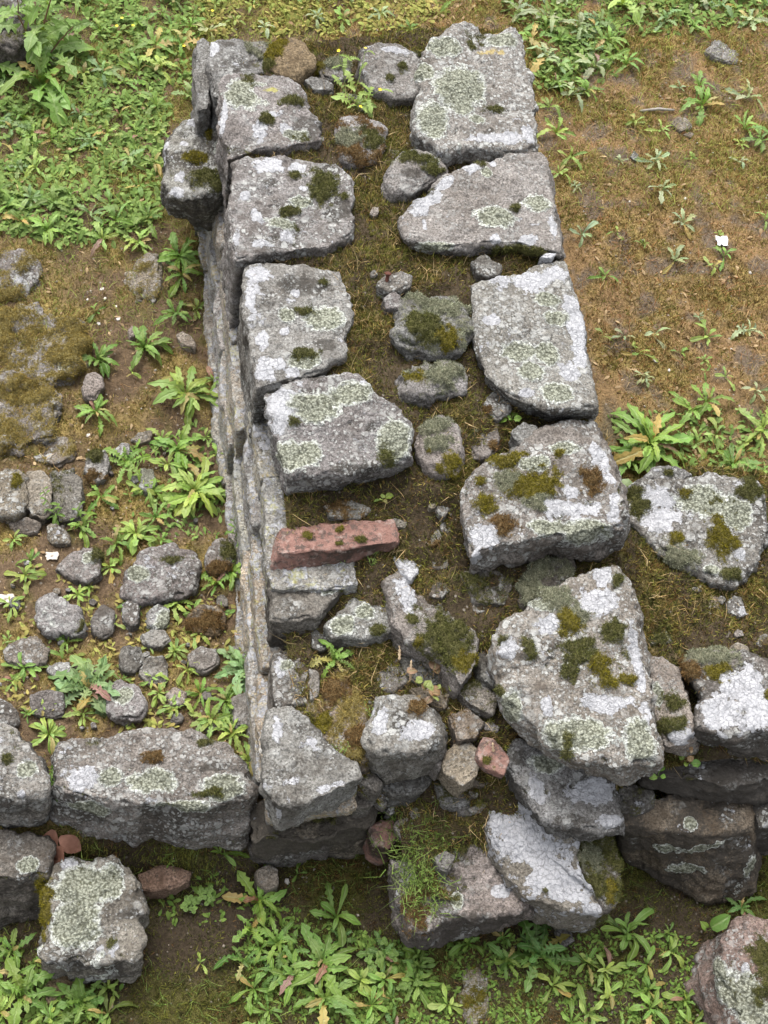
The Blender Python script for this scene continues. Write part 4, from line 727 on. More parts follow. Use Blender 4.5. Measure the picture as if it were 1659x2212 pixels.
# ------------------------------------------------------------------ loose stones
def loose(poly, hz, label, name='stone', group=None, cat='stone', **kw):
    u = np.mean([q[0] for q in poly]); v = np.mean([q[1] for q in poly])
    g = PG(u, v)
    for _ in range(3):
        g0 = float(ground_z(*[np.array([q]) for q in P(u, v, g[2]+hz)[:2]])[0]); g = P(u, v, g0)
    sl = rng.normal(size=2)*.3; pc = np.array([u, v]); poly = [(q[0], q[1], float(np.clip((np.array(q)-pc)@sl*px2m(g)*(.6 if hz < .09 else .15), -.012, .012))) for q in poly]; kw['rough'] = kw.get('rough', 1.0)*1.3
    hz = hz*(0.22 if kw.get('mcol') == 'mo' or 'masonry with' in label else 0.5) if hz < .09 else hz
    o = stone(None, poly, g[2]+hz, zb=kw.pop('zb', g[2]-0.03), name=name, **kw)
    tag(o, label, cat, group); return o
def loose_stones():
    lb = loose([(108, 1872), (135, 1847), (180, 1850), (215, 1864), (274, 1867), (294, 1900), (306, 1968), (288, 1980), (298, 1996), (298, 2055), (288, 2072), (200, 2076), (102, 2072), (90, 2060), (97, 1980)], .14, 'squarish lichen covered block lying loose below the low wall', 'stone_block', zb=.005, tint=(0.66, 0.64, 0.58), cr=.15, lf=-.45, r=.02, rough=1.2, taper=.01, marks=[('w', 150, 1860, 20, 14), ('f', 180, 1920, 60, 50), ('f', 160, 2000, 60, 50), ('f', 230, 1910, 40, 40), ('w', 243, 2048, 10, 16), ('mk', 238, 2035, 10, 12), ('d', 270, 1975, 30, 10), ('d', 200, 1985, 8, 50), ('mg', 100, 1950, 12, 60)])
    loose([(1572, 2022), (1620, 1997), (1680, 1972), (1750, 2005), (1790, 2110), (1770, 2260), (1630, 2250), (1588, 2180), (1560, 2100)], .15, 'pinkish lichen spotted boulder at the lower right corner', 'boulder', tint=(0.74, 0.58, 0.52), cr=.35, r=.035, rough=1.4, dome=.01, marks=[('f', 1600, 2150, 50, 50), ('f', 1550, 2090, 20, 26), ('mk', 1650, 2090, 30, 70), ('f', 1640, 2190, 50, 30), ('w', 1610, 2100, 10, 20)])
    D = DARKG
    L = [  # polygon, height, label, options
     ([(268, 1280), (272, 1240), (300, 1192), (370, 1180), (415, 1195), (430, 1230), (424, 1268), (370, 1284), (300, 1290)], .055, 'largest grey stone half buried in weeds beside the main wall', dict(tint=PURP, cr=.35, r=.02, marks=[('f', 300, 1240, 26, 20), ('mk', 370, 1210, 30, 8)])),
     ([(120, 1228), (150, 1196), (190, 1186), (215, 1200), (214, 1230), (185, 1250), (150, 1245)], .045, 'angular grey stone with pale lichen next to a white shell scrap', dict(tint=PURP, cr=.25, r=.012, marks=[('f', 195, 1205, 18, 14), ('mk', 222, 1195, 14, 20)])),
     ([(103, 1137), (120, 1132), (146, 1155), (150, 1170), (112, 1168)], .04, 'small pale tan wedge of stone by leafy sprigs', dict(tint=WARM, cr=.1, r=.008)),
     ([(78, 1336), (95, 1302), (125, 1291), (160, 1310), (186, 1340), (180, 1360), (130, 1364), (90, 1360)], .055, 'rough pale grey stone crusted all over with lichen on bare soil', dict(tint=GREY, cr=.8, r=.014, rough=1.6, dk=-.7)),
     ([(195, 1330), (220, 1308), (245, 1320), (243, 1365), (220, 1376), (198, 1360)], .045, 'dark rounded stone right beside the rough pale crusted one', dict(tint=D, cr=-.1, r=.016)),
     ([(265, 1312), (280, 1293), (298, 1300), (299, 1344), (280, 1352), (266, 1336)], .04, 'narrow upright dark stone spotted with white lichen', dict(tint=D, cr=.5, r=.01)),
     ([(318, 1322), (340, 1306), (362, 1316), (358, 1345), (336, 1355), (318, 1345)], .04, 'small squarish stone covered by mint green lichen', dict(tint=GREY, cr=.2, lf=.25, r=.012)),
     ([(308, 1372), (330, 1357), (355, 1362), (367, 1380), (345, 1395), (316, 1390)], .035, 'small flat grey stone just below the mint lichened one', dict(tint=GREY, cr=.3, r=.01)),
     ([(8, 1402), (45, 1376), (80, 1380), (108, 1412), (100, 1432), (45, 1440), (12, 1425)], .05, 'brownish stone with a pale rim near the left picture edge', dict(tint=PINK, cr=.1, r=.016)),
     ([(258, 1420), (270, 1396), (300, 1398), (312, 1430), (290, 1454), (262, 1445)], .05, 'plain brown grey lump of stone amid small rosettes', dict(tint=D, cr=-.1, r=.014)),
     ([(98, 1446), (125, 1429), (150, 1430), (156, 1450), (122, 1463)], .035, 'small speckled stone under the big lobed rosette', dict(tint=GREY, cr=.5, r=.012)),
     ([(300, 1452), (320, 1420), (350, 1412), (362, 1440), (355, 1475), (320, 1480)], .035, 'reddish grey stone sunk between the small rosettes', dict(tint=PINK, cr=.2, r=.012, dk=0)),
     ([(228, 1490), (250, 1471), (300, 1480), (313, 1515), (300, 1545), (266, 1551), (236, 1530)], .055, 'grey lichened stone touching the right side of the big lobed rosette', dict(tint=GREY, cr=.45, r=.016, marks=[('f', 265, 1500, 26, 20)])),
     ([(405, 1330), (430, 1308), (475, 1312), (486, 1350), (470, 1372), (420, 1360)], .04, 'rusty brown stone close to the wall foot', dict(tint=BROWN, cr=-.2, r=.016, marks=[('mb', 440, 1345, 40, 26)])),
     ([(405, 1412), (430, 1397), (465, 1402), (470, 1430), (440, 1448), (410, 1440)], .04, 'dull pink stone tucked under the lobed rosette at the wall', dict(tint=PINK, cr=.1, r=.014)),
     ([(360, 1500), (380, 1486), (400, 1495), (398, 1515), (370, 1522)], .03, 'small pale stone above the long low wall block', dict(tint=WARM, cr=.4, r=.01)),
     ([(-40, 1530), (0, 1508), (28, 1525), (40, 1560), (10, 1575), (-40, 1572)], .06, 'dark stone cut by the left picture edge above the low wall', dict(tint=D, cr=.1, r=.016)),
     ([(66, 1500), (100, 1488), (135, 1496), (136, 1545), (110, 1552), (72, 1540)], .03, 'flat slate grey stone left under the big lobed rosette', dict(tint=D, cr=0, r=.01, rough=.7)),
     ([(445, 1202), (470, 1162), (500, 1156), (503, 1212), (482, 1236), (450, 1230)], .05, 'mossy stone leaning on the foot of the main wall', dict(tint=PINK, cr=.2, r=.016, marks=[('mb', 470, 1225, 26, 14), ('mk', 490, 1190, 14, 20)])),
     ([(500, 1505), (530, 1490), (545, 1520), (540, 1570), (510, 1570)], .05, 'half hidden grey stone in the corner of both walls', dict(tint=GREY, cr=.2, r=.016)),
     ([(384, 724), (395, 715), (420, 734), (421, 748), (396, 742)], .03, 'pale angular stone lying on bare soil near the wall', dict(tint=(0.95, 0.88, 0.82), cr=-.5, lw=-1, dk=-1.2, sdk=0, r=.006)),
     ([(275, 712), (285, 703), (295, 707), (292, 725), (280, 730)], .03, 'pale chip of stone behind a toothed rosette', dict(tint=(0.95, 0.86, 0.8), cr=-.5, lw=-1, dk=-1.2, sdk=0, r=.006)),
     ([(178, 832), (188, 806), (214, 804), (222, 832), (204, 858), (183, 852)], .055, 'rounded brown stone below a toothed rosette on the slope', dict(tint=PINK, cr=-.1, r=.016)),
     ([(190, 985), (225, 966), (234, 985), (230, 1030), (200, 1042), (186, 1015)], .055, 'upright mossy slab of broken masonry among weeds', dict(tint=GREY, cr=.2, r=.01, marks=[('mk', 205, 985, 20, 14), ('mb', 200, 1030, 20, 14)])),
     ([(240, 975), (262, 955), (280, 958), (276, 980), (250, 985)], .04, 'small square grey stone in line with the mossy slab', dict(tint=GREY, cr=.2, r=.01)),
     ([(283, 950), (300, 935), (325, 928), (326, 950), (300, 958)], .03, 'flat pale stone with a pinkish dry leaf beside it', dict(tint=WARM, cr=.3, r=.008)),
     ([(305, 1012), (330, 1010), (336, 1045), (318, 1062), (306, 1050)], .03, 'greenish flat stone under leaves near the wall foot', dict(tint=(.6, .62, .55), cr=0, r=.01)),
     ([(-30, 1022), (30, 1010), (58, 1030), (60, 1080), (40, 1108), (-30, 1105)], .07, 'pale block of old masonry at the left picture edge', dict(tint=WARM, cr=.2, r=.022, marks=[('mg', 35, 1040, 10, 16)])),
     ([(60, 1020), (88, 1008), (110, 1030), (112, 1095), (92, 1115), (66, 1105)], .075, 'ridged tan block of masonry right next to the pale one', dict(tint=WARM, cr=.1, r=.012)),
     ([(112, 1020), (160, 1005), (176, 1050), (174, 1120), (130, 1128), (114, 1100)], .06, 'dark mossy block of masonry behind leafy sprigs', dict(tint=D, cr=.1, r=.014, ms=-.25, mcol='mk')),
     ([(20, 1130), (55, 1118), (85, 1128), (80, 1150), (40, 1155)], .03, 'low brown stone sunk in soil below the masonry blocks', dict(tint=PINK, cr=0, r=.014)),
     ([(-40, 545), (40, 540), (85, 560), (92, 600), (60, 640), (0, 650), (-40, 640)], .05, 'flat grey rock outcrop at the left edge beyond the soil patch', dict(tint=GREY, cr=.3, r=.03, dk=0, ms=-.05, mcol='mo', marks=[('mo', 20, 640, 50, 20)])),
     ([(300, 555), (335, 545), (346, 580), (345, 640), (330, 655), (290, 640), (270, 590)], .035, 'broad mossy buried slab next to the weeds by the wall', dict(tint=WARM, cr=.2, r=.03, ms=-.05, mcol='mo')),
     ([(-40, 690), (60, 660), (160, 690), (186, 740), (160, 800), (60, 830), (-40, 820)], .05, 'large moss covered remnant of masonry on the left', dict(tint=GREY, cr=.2, r=.03, ms=.25, mcol='mo', rough=1.8, marks=[('n', 140, 770, 30, 30), ('f', 145, 785, 20, 20)])),
     ([(-40, 840), (50, 815), (115, 820), (120, 880), (110, 940), (40, 960), (-40, 960)], .06, 'mossy broken masonry with bare grey ledges at left', dict(tint=GREY, cr=.2, r=.02, ms=.15, mcol='mo', rough=1.9, marks=[('n', 60, 900, 70, 14), ('n', 20, 830, 40, 12), ('mo', 60, 860, 60, 20)])),
     ([(60, 960), (110, 935), (150, 950), (158, 985), (120, 1000), (70, 995)], .05, 'rounded brown masonry lump below the mossy ledges', dict(tint=WARM, cr=.1, r=.02, ms=-.1, mcol='mo')),
     ([(1530, 104), (1545, 85), (1565, 86), (1594, 118), (1588, 134), (1548, 124)], .03, 'grey stone half sunk in moss at the far right', dict(tint=GREY, cr=.1, r=.016)),
     ([(1448, 266), (1465, 254), (1485, 257), (1493, 273), (1470, 280)], .02, 'brownish pebble sized stone on the mossy right ground', dict(tint=WARM, cr=-.2, r=.012)),
     ([(1476, 291), (1488, 283), (1500, 288), (1492, 297)], .015, 'small round stone just below the brownish one on moss', dict(tint=WARM, cr=-.2, r=.008)),
     ([(1362, 338), (1370, 326), (1381, 334), (1376, 345)], .015, 'small grey pebble left of a pale rosette on moss', dict(tint=GREY, cr=.1, r=.008)),
     ([(95, 2130), (130, 2105), (185, 2100), (190, 2120), (150, 2140), (110, 2165)], .02, 'brown stone chip under the loose block', dict(tint=BROWN, cr=-.2, r=.01)),
     ([(-20, -30), (30, -20), (58, 20), (60, 70), (30, 100), (-20, 90)], .10, 'dark rock behind the tall purple stemmed thistle', dict(tint=D, cr=0, r=.03, ms=-.2, mcol='mk')),
     ([(1000, 2105), (1030, 2085), (1052, 2110), (1055, 2190), (1020, 2215), (1000, 2170)], .015, 'flat mossy stone barely showing in the front weeds', dict(tint=WARM, cr=.1, r=.014, ms=-.05, mcol='mg', marks=[('f', 1035, 2150, 14, 20)])),
     ([(1195, 2000), (1225, 1990), (1240, 2030), (1215, 2045)], .02, 'small stone in the shade under the white slab', dict(tint=D, cr=0, r=.01)),
    ]
    for poly, hz, lab, kw in L: loose(poly, hz, lab, **kw)
    # pebbles
    peb = [(199, 379), (239, 380), (220, 626), (189, 647), (227, 645), (251, 662), (256, 750-60), (213, 700), (190, 342+600), (760, 408), (773, 437), (818, 765), (805, 742), (906, 925), (1553, 2190), (620, 1905), (293, 1920-100), (1270, 880), (1415, 780), (1445, 800), (1480, 430), (1540, 330), (1360, 435), (1620, 590)]
    base = None
    for i, (u, v) in enumerate(peb):
        onw = 740 < u < 920 and v < 1000
        q = P(u, v, .505) if onw else PG(u, v)
        if base is None:
            me = build_stone([(u-5, v), (u-2, v-4.5), (u+4, v-3), (u+5, v+2), (u, v+4.5)], q[2]+.006, h=.009, r=.004, step=.0018, tint=(1, 1, 1), cr=-2, lw=-3, lf=-3, dk=-3, sdk=0, rough=.5, name='pebble', moss_n=0)
            base = me
            base.data.materials.clear(); base.data.materials.append(plain_material('white_pebble', (0.36, 0.33, 0.29), (0.55, 0.53, 0.50), 200, 0.8))
            ob = base
        else:
            ob = base.copy(); COL.objects.link(ob)
        s = rng.uniform(.45, .9); ob.scale = (s*rng.uniform(.8, 1.2), s, s); ob.rotation_euler = (0, 0, rng.uniform(0, 6))
        ob.location = (q[0], q[1], q[2]-.003)
        ob['category'] = 'pebble'; ob['group'] = 'white pebbles on wall and ground'
        ob['label'] = 'tiny white pebble in the earth on top of the wall' if onw else ('tiny white pebble on the ground left of the main wall' if u < 600 else 'tiny white pebble on the ground right of the main wall')
loose_stones()

# ------------------------------------------------------------------ small objects
def tube(path, rads, n=8):
    path = np.asarray(path, float); V = []; F = []
    for i, p in enumerate(path):
        t = path[min(i+1, len(path)-1)]-path[max(i-1, 0)]; t /= np.linalg.norm(t)
        a = np.cross(t, [0.31, 0.87, 0.37]); a /= np.linalg.norm(a); b = np.cross(t, a)
        for k in range(n):
            th = 2*math.pi*k/n; V.append(p + rads[i]*(a*math.cos(th)+b*math.sin(th)))
    m = len(path)
    for i in range(m-1):
        for k in range(n):
            F.append((i*n+k, i*n+(k+1) % n, (i+1)*n+(k+1) % n, (i+1)*n+k))
    F.append(tuple(range(n-1, -1, -1))); F.append(tuple((m-1)*n+k for k in range(n)))
    return np.array(V), F
def small_things():
    b = P(826, 664, .505); t = b + np.array([0.018, 0.012, 0.088])
    q = P(838, 592, .57); t = q
    e = empty('iron_nail', b); tag(e, 'rusty iron nail standing upright in the wall earth', 'nail')
    d = t-b; dn = d/np.linalg.norm(d)
    V, F = tube([-dn*.02, d*.5, d], [.0032, .0034, .0036], 8); link('shank', new_mesh('shank', V, F, RUST), e)
    V, F = tube([d-dn*.001, d+dn*.0015, d+dn*.003], [.0062, .0072, .0055], 12); link('head', new_mesh('head', V, F, RUST, False), e)
    # crumpled paper
    p = PG(1557, 527); n = 9
    X, Y = np.meshgrid(np.linspace(-1, 1, n), np.linspace(-1, 1, n)); q = np.stack([X.ravel(), Y.ravel(), 0*X.ravel()], 1)
    w = q*0.014; w[:, 0] += perlin(q*1.7+4)*.005; w[:, 1] += perlin(q*1.9+9)*.005; w[:, 2] = .006+np.abs(perlin(q*1.6+2))*.014
    i = np.arange(n*n).reshape(n, n); F = np.stack([i[:-1, :-1].ravel(), i[:-1, 1:].ravel(), i[1:, 1:].ravel(), i[1:, :-1].ravel()], 1)
    o = link('paper_scrap', new_mesh('paper_scrap', w, F, PAPER, False), None, p); tag(o, 'crumpled scrap of white paper on the mossy ground', 'paper')
    m = o.modifiers.new('thickness', 'SOLIDIFY'); m.thickness = .0006
    for (u, v, s, lab) in ((113, 1203, .011, 'flat whitish shell scrap on soil near grey rubble'), (14, 1296, .013, 'cream coloured shell piece at the left picture edge')):
        p = PG(u, v); o = link('shell_scrap', new_mesh('shell_scrap', w*(s/.014)*np.array([1, .7, .6]), F, PAPER, True), None, p); o.data.materials[0] = SHELL; tag(o, lab, 'shell'); m = o.modifiers.new('thickness', 'SOLIDIFY'); m.thickness = .002
    # twig
    a, b2 = PG(1382, 242), PG(1455, 241); V, F = tube([a*0+[0, 0, .004], (b2-a)*.5+[.002, .003, .007], (b2-a)+[0, 0, .005]], [.003, .0042, .0028], 7)
    o = link('twig', new_mesh('twig', V, F, WOOD), None, a); tag(o, 'pale grey stick lying on the mossy right ground', 'twig')
    # thin dead stalks
    for (u1, v1, u2, v2, z, lab) in ((805, 660, 812, 765, .51, 'thin dry stalk lying on the wall earth under the nail'), (745, 640, 830, 690, .515, 'thin bent dry stalk reaching across from the block to the nail')):
        a, b2 = P(u1, v1, z), P(u2, v2, z); V, F = tube([a*0, (b2-a)*.4+[.003, 0, .012], (b2-a)*.7+[-.002, 0, .01], b2-a], [.0012]*4, 5)
        o = link('dry_stalk', new_mesh('dry_stalk', V, F, plain_material('straw', (.4, .3, .18), (.28, .18, .1), 60)), None, a); tag(o, lab, 'stalk')
small_things()

# ------------------------------------------------------------------ weeds
def leaf_mesh(kind, seed, arch=0.5):
    """one leaf of unit length along +X, midrib folded, tip bending down"""
    r = np.random.default_rng(seed); L, M, R = [], [], []
    if kind == 'toothed':
        nl = r.integers(4, 6)
        ts = [0, .1]; ws = [.03, .035]
        for k in range(nl):
            t0 = .18+.6*k/nl; g = .45+.55*(k+1)/nl
            ts += [t0, t0+.30*.6/nl, t0+.75*.6/nl]; ws += [.03*g+.015, .17*g*r.uniform(.8, 1.15), .07*g]
        ts += [.86, .95, 1.0]; ws += [.115, .06, .003]; back = .035
    elif kind == 'spoon':
        ts = [0, .12, .3, .45, .6, .72, .83, .92, .98, 1.0]; ws = [.022, .022, .035, .062, .095, .115, .112, .08, .035, .004]; back = 0
        ws = [w*r.uniform(.8, 1.15) for w in ws]
    elif kind == 'wavy':
        ts = [0, .1, .2, .28, .36, .44, .52, .6, .68, .76, .84, .92, .97, 1.0]; ws = [.022, .028, .055, .035, .085, .055, .115, .07, .13, .085, .115, .06, .035, .004]; back = .02; q = r.uniform(.7, 1.1)
        ws = [w*q*r.uniform(.8, 1.15) for w in ws]
    else:  # round
        ts = [0, .35, .42, .52, .65, .8, .92, 1.0]; ws = [.015, .02, .14, .23, .28, .25, .15, .01]; back = 0
    bend = r.uniform(-.28, .28); twist = r.uniform(-.6, .6)
    for i, (t, w) in enumerate(zip(ts, ws)):
        z = arch*(t*(1-t)*1.5) - .22*arch*t*t + .012*math.sin(t*19+seed)
        y = bend*t*t
        big = w > .09 and back
        sh = back if big else 0
        wz = .3*w + r.uniform(-.03, .03)*(t > .1); tw = twist*t*w
        bite = .45 if r.random() < .05 and t > .3 else 1; L.append((t-sh, y+w*bite*r.uniform(.85, 1.1), z+wz+tw)); M.append((t, y, z)); R.append((t-sh*r.uniform(.3, 1.3), y-w*r.uniform(.8, 1.1), z+wz-tw + r.uniform(-.015, .015)))
    n = len(ts); V = np.array(L+M+R); F = []
    for i in range(n-1):
        F += [(i, n+i, n+i+1, i+1), (n+i, 2*n+i, 2*n+i+1, n+i+1)]
    e = np.concatenate([np.ones(n), np.zeros(n), np.ones(n)])
    return new_mesh('leaf', V, F, LEAF, True, {'edge': e})
LM = {k: [leaf_mesh(k, 100*j+7, a) for j, a in enumerate((.35, .6, .8, .45, .65, .2, .5, .9, .7, .3))] for k in ('toothed', 'spoon', 'wavy', 'round')}
GREENS = {'mid': (0.118, 0.2, 0.036), 'light': (0.185, 0.26, 0.058), 'blue': (0.125, 0.195, 0.075), 'dark': (0.085, 0.165, 0.035), 'grey': (0.22, 0.265, 0.14), 'red': (0.15, 0.095, 0.055)}
def rosette(p, kind, n, length, tint, label, group, name='weed', pitch=(8, 50), cat='weed', lean=None):
    e = empty(name, tuple(p)); tag(e, label, cat, group)
    e.rotation_euler = (rng.normal()*.08, rng.normal()*.08, rng.uniform(0, 6.28))
    c = np.array(GREENS[tint])*rng.uniform(.85, 1.2)
    off = rng.uniform(0, 6.28)
    for i in range(n):
        k = kind if rng.random() > .12 else ('wavy' if kind != 'round' else 'round')
        o = bpy.data.objects.new('leaf', LM[k][rng.integers(10)]); COL.objects.link(o); o.parent = e
        f = i/max(1, n-1)
        pit = math.radians(pitch[0] + (pitch[1]-pitch[0])*f**1.3 + rng.normal()*6)
        az = off + i*2.399 + rng.normal()*.25
        s = length*(1.0-.5*f)*rng.uniform(.75, 1.15)
        o.rotation_euler = (rng.normal()*.22, -pit, az); o.scale = (s, s*rng.uniform(.9, 1.5), s)
        o.location = (0, 0, .003+.004*f)
        cc = c*(1+.25*f)*rng.uniform(.8, 1.2)
        if rng.random() < .075: cc = np.array((0.30, 0.24, 0.08))*rng.uniform(.7, 1.2)
        elif rng.random() < .012: cc = np.array((0.22, 0.12, 0.09))
        o.color = (cc[0]*rng.uniform(.88, 1.15), cc[1], cc[2]*rng.uniform(.8, 1.2), 1)
    return e
def R(u, v, kind, n, px, tint, label, group, z=None, **kw):
    p = PG(u, v) if z is None else P(u, v, z)
    return rosette(p, kind, n, px*px2m(p), tint, label, group, **kw)

def in_px(poly, n, mind, margin=0):
    a = np.array(poly); out = []; tries = 0
    while len(out) < n and tries < n*60:
        tries += 1
        u = rng.uniform(a[:, 0].min(), a[:, 0].max()); v = rng.uniform(a[:, 1].min(), a[:, 1].max())
        if not inpoly(np.array([u]), np.array([v]), poly)[0]: continue
        if all((u-q[0])**2+(v-q[1])**2 > mind**2 for q in out): out.append((u, v))
    return out

# ------------------------------------------------------------------ small rubble packed into the cores, and chips and grit on the ground
def rpoly(u, v, r):
    n = int(rng.integers(5, 8)); a0 = rng.uniform(0, 6.28); asp = rng.uniform(.6, 1.0); rot = rng.uniform(0, 3.14); out = []
    for k in range(n):
        a = a0+2*math.pi*k/n+rng.normal()*.16; q = r*rng.uniform(.75, 1.15); x, y = q*math.cos(a), q*math.sin(a)*asp
        out.append((u+x*math.cos(rot)-y*math.sin(rot), v+(x*math.sin(rot)+y*math.cos(rot))*.85))
    return out
def free(u, v, r):
    for pl in POLYS:
        a = np.array(pl)
        if a[:, 0].min()-r*.4 < u < a[:, 0].max()+r*.4 and a[:, 1].min()-r*.4 < v < a[:, 1].max()+r*.4 and inpoly(np.array([u]), np.array([v]), pl)[0]: return False
    return True
def core_rubble():
    Z = [(main_wall, [(560, 110), (780, 150), (880, 210), (890, 330), (830, 420), (860, 560), (1000, 560), (1010, 600), (1030, 840), (900, 900), (830, 840), (760, 760), (760, 560), (700, 320), (620, 330), (680, 230)], 14, (10, 24)),
         (main_wall, [(640, 1090), (980, 1040), (1000, 1230), (1120, 1240), (1060, 1340), (1060, 1580), (960, 1520), (780, 1480), (690, 1400), (760, 1300), (850, 1200)], 20, (12, 30)),
         (main_wall, [(680, 1560), (780, 1620), (780, 1700), (960, 1680), (1060, 1560), (1090, 1690), (1050, 1760), (940, 1800), (860, 1800), (800, 1720)], 24, (12, 32)),
         (right_wall, [(1370, 1230), (1600, 1280), (1659, 1400), (1500, 1420), (1400, 1400)], 8, (10, 24))]
    for wall, poly, n, (r0, r1) in Z:
        for u, v in in_px(poly, n*2, 14)[:n]:
            r = r0+(r1-r0)*rng.random()**1.8
            if not free(u, v, r): continue
            p = PC(u, v, wall)
            stone(wall, rpoly(u, v, r), p[2]-.002+.009*rng.random(), h=.03, r=.006, step=.004, rough=1.3, tint=random.choice([GREY, PURP, WARM, DARKG, PINK, (.85, .82, .78)]), cr=rng.uniform(-.3, .6), dk=rng.uniform(-.5, .1), ms=-.35, mcol=random.choice(['mk', 'mb', 'ml', 'mp']))
    for u, v in in_px([(20, 1180), (250, 1290), (480, 1280), (540, 1500), (520, 1570), (150, 1580), (0, 1480)], 46, 26)[:34] + in_px([(180, 960), (330, 920), (440, 1000), (430, 1180), (120, 1160)], 12, 40):
        r = 5+11*rng.random()**1.6
        if not free(u, v, r): continue
        loose(rpoly(u, v, r), .022, 'small half buried stone chip in the rubble strip left of the wall', 'stone_chip', 'stone chips left of the wall', r=.006, step=.004, rough=1.3, tint=random.choice([GREY, PURP, WARM, DARKG, PINK]), cr=rng.uniform(-.3, .5))
def grit():
    O = np.array([(1, 0, 0), (0, 1, 0), (-1, 0, 0), (0, -1, 0), (0, 0, .8), (0, 0, -.5)]); OF = np.array([(0, 1, 4), (1, 2, 4), (2, 3, 4), (3, 0, 4), (1, 0, 5), (2, 1, 5), (3, 2, 5), (0, 3, 5)])
    n = 5200; x = rng.uniform(-.9, 1.5, n); y = rng.uniform(-.9, 2.0, n); keep = fbm(np.stack([x, y, x*0], 1)*5+60, 3) + rng.normal(size=n)*.25 > -.05
    x, y = x[keep], y[keep]; n = len(x); z = ground_z(x, y)+.002; r = .0012+.0032*rng.random(n)**3
    a = rng.uniform(0, 6.28, n); Rm = np.zeros((n, 3, 3)); Rm[:, 0, 0] = np.cos(a); Rm[:, 0, 1] = -np.sin(a); Rm[:, 1, 0] = np.sin(a); Rm[:, 1, 1] = np.cos(a); Rm[:, 2, 2] = 1
    sh = O[None]*rng.uniform(.6, 1.3, (n, 6, 3)); V = np.einsum('nij,nkj->nki', Rm, sh)*r[:, None, None] + np.stack([x, y, z], 1)[:, None]
    F = (np.arange(n)[:, None, None]*6 + OF[None]).reshape(-1, 3)
    k = rng.random((n, 1)); C = np.array([.20, .16, .12])*(1-k)+np.array([.42, .38, .33])*k; C *= rng.uniform(.6, 1.2, (n, 1))
    o = link('gravel', new_mesh('gravel', V.reshape(-1, 3), F, blade_material('grit', 0.0), False, None, {'col': np.repeat(C, 6, 0)})); tag(o, 'scattered grit and tiny stones on the soil', 'gravel', kind='stuff')
core_rubble(); grit()

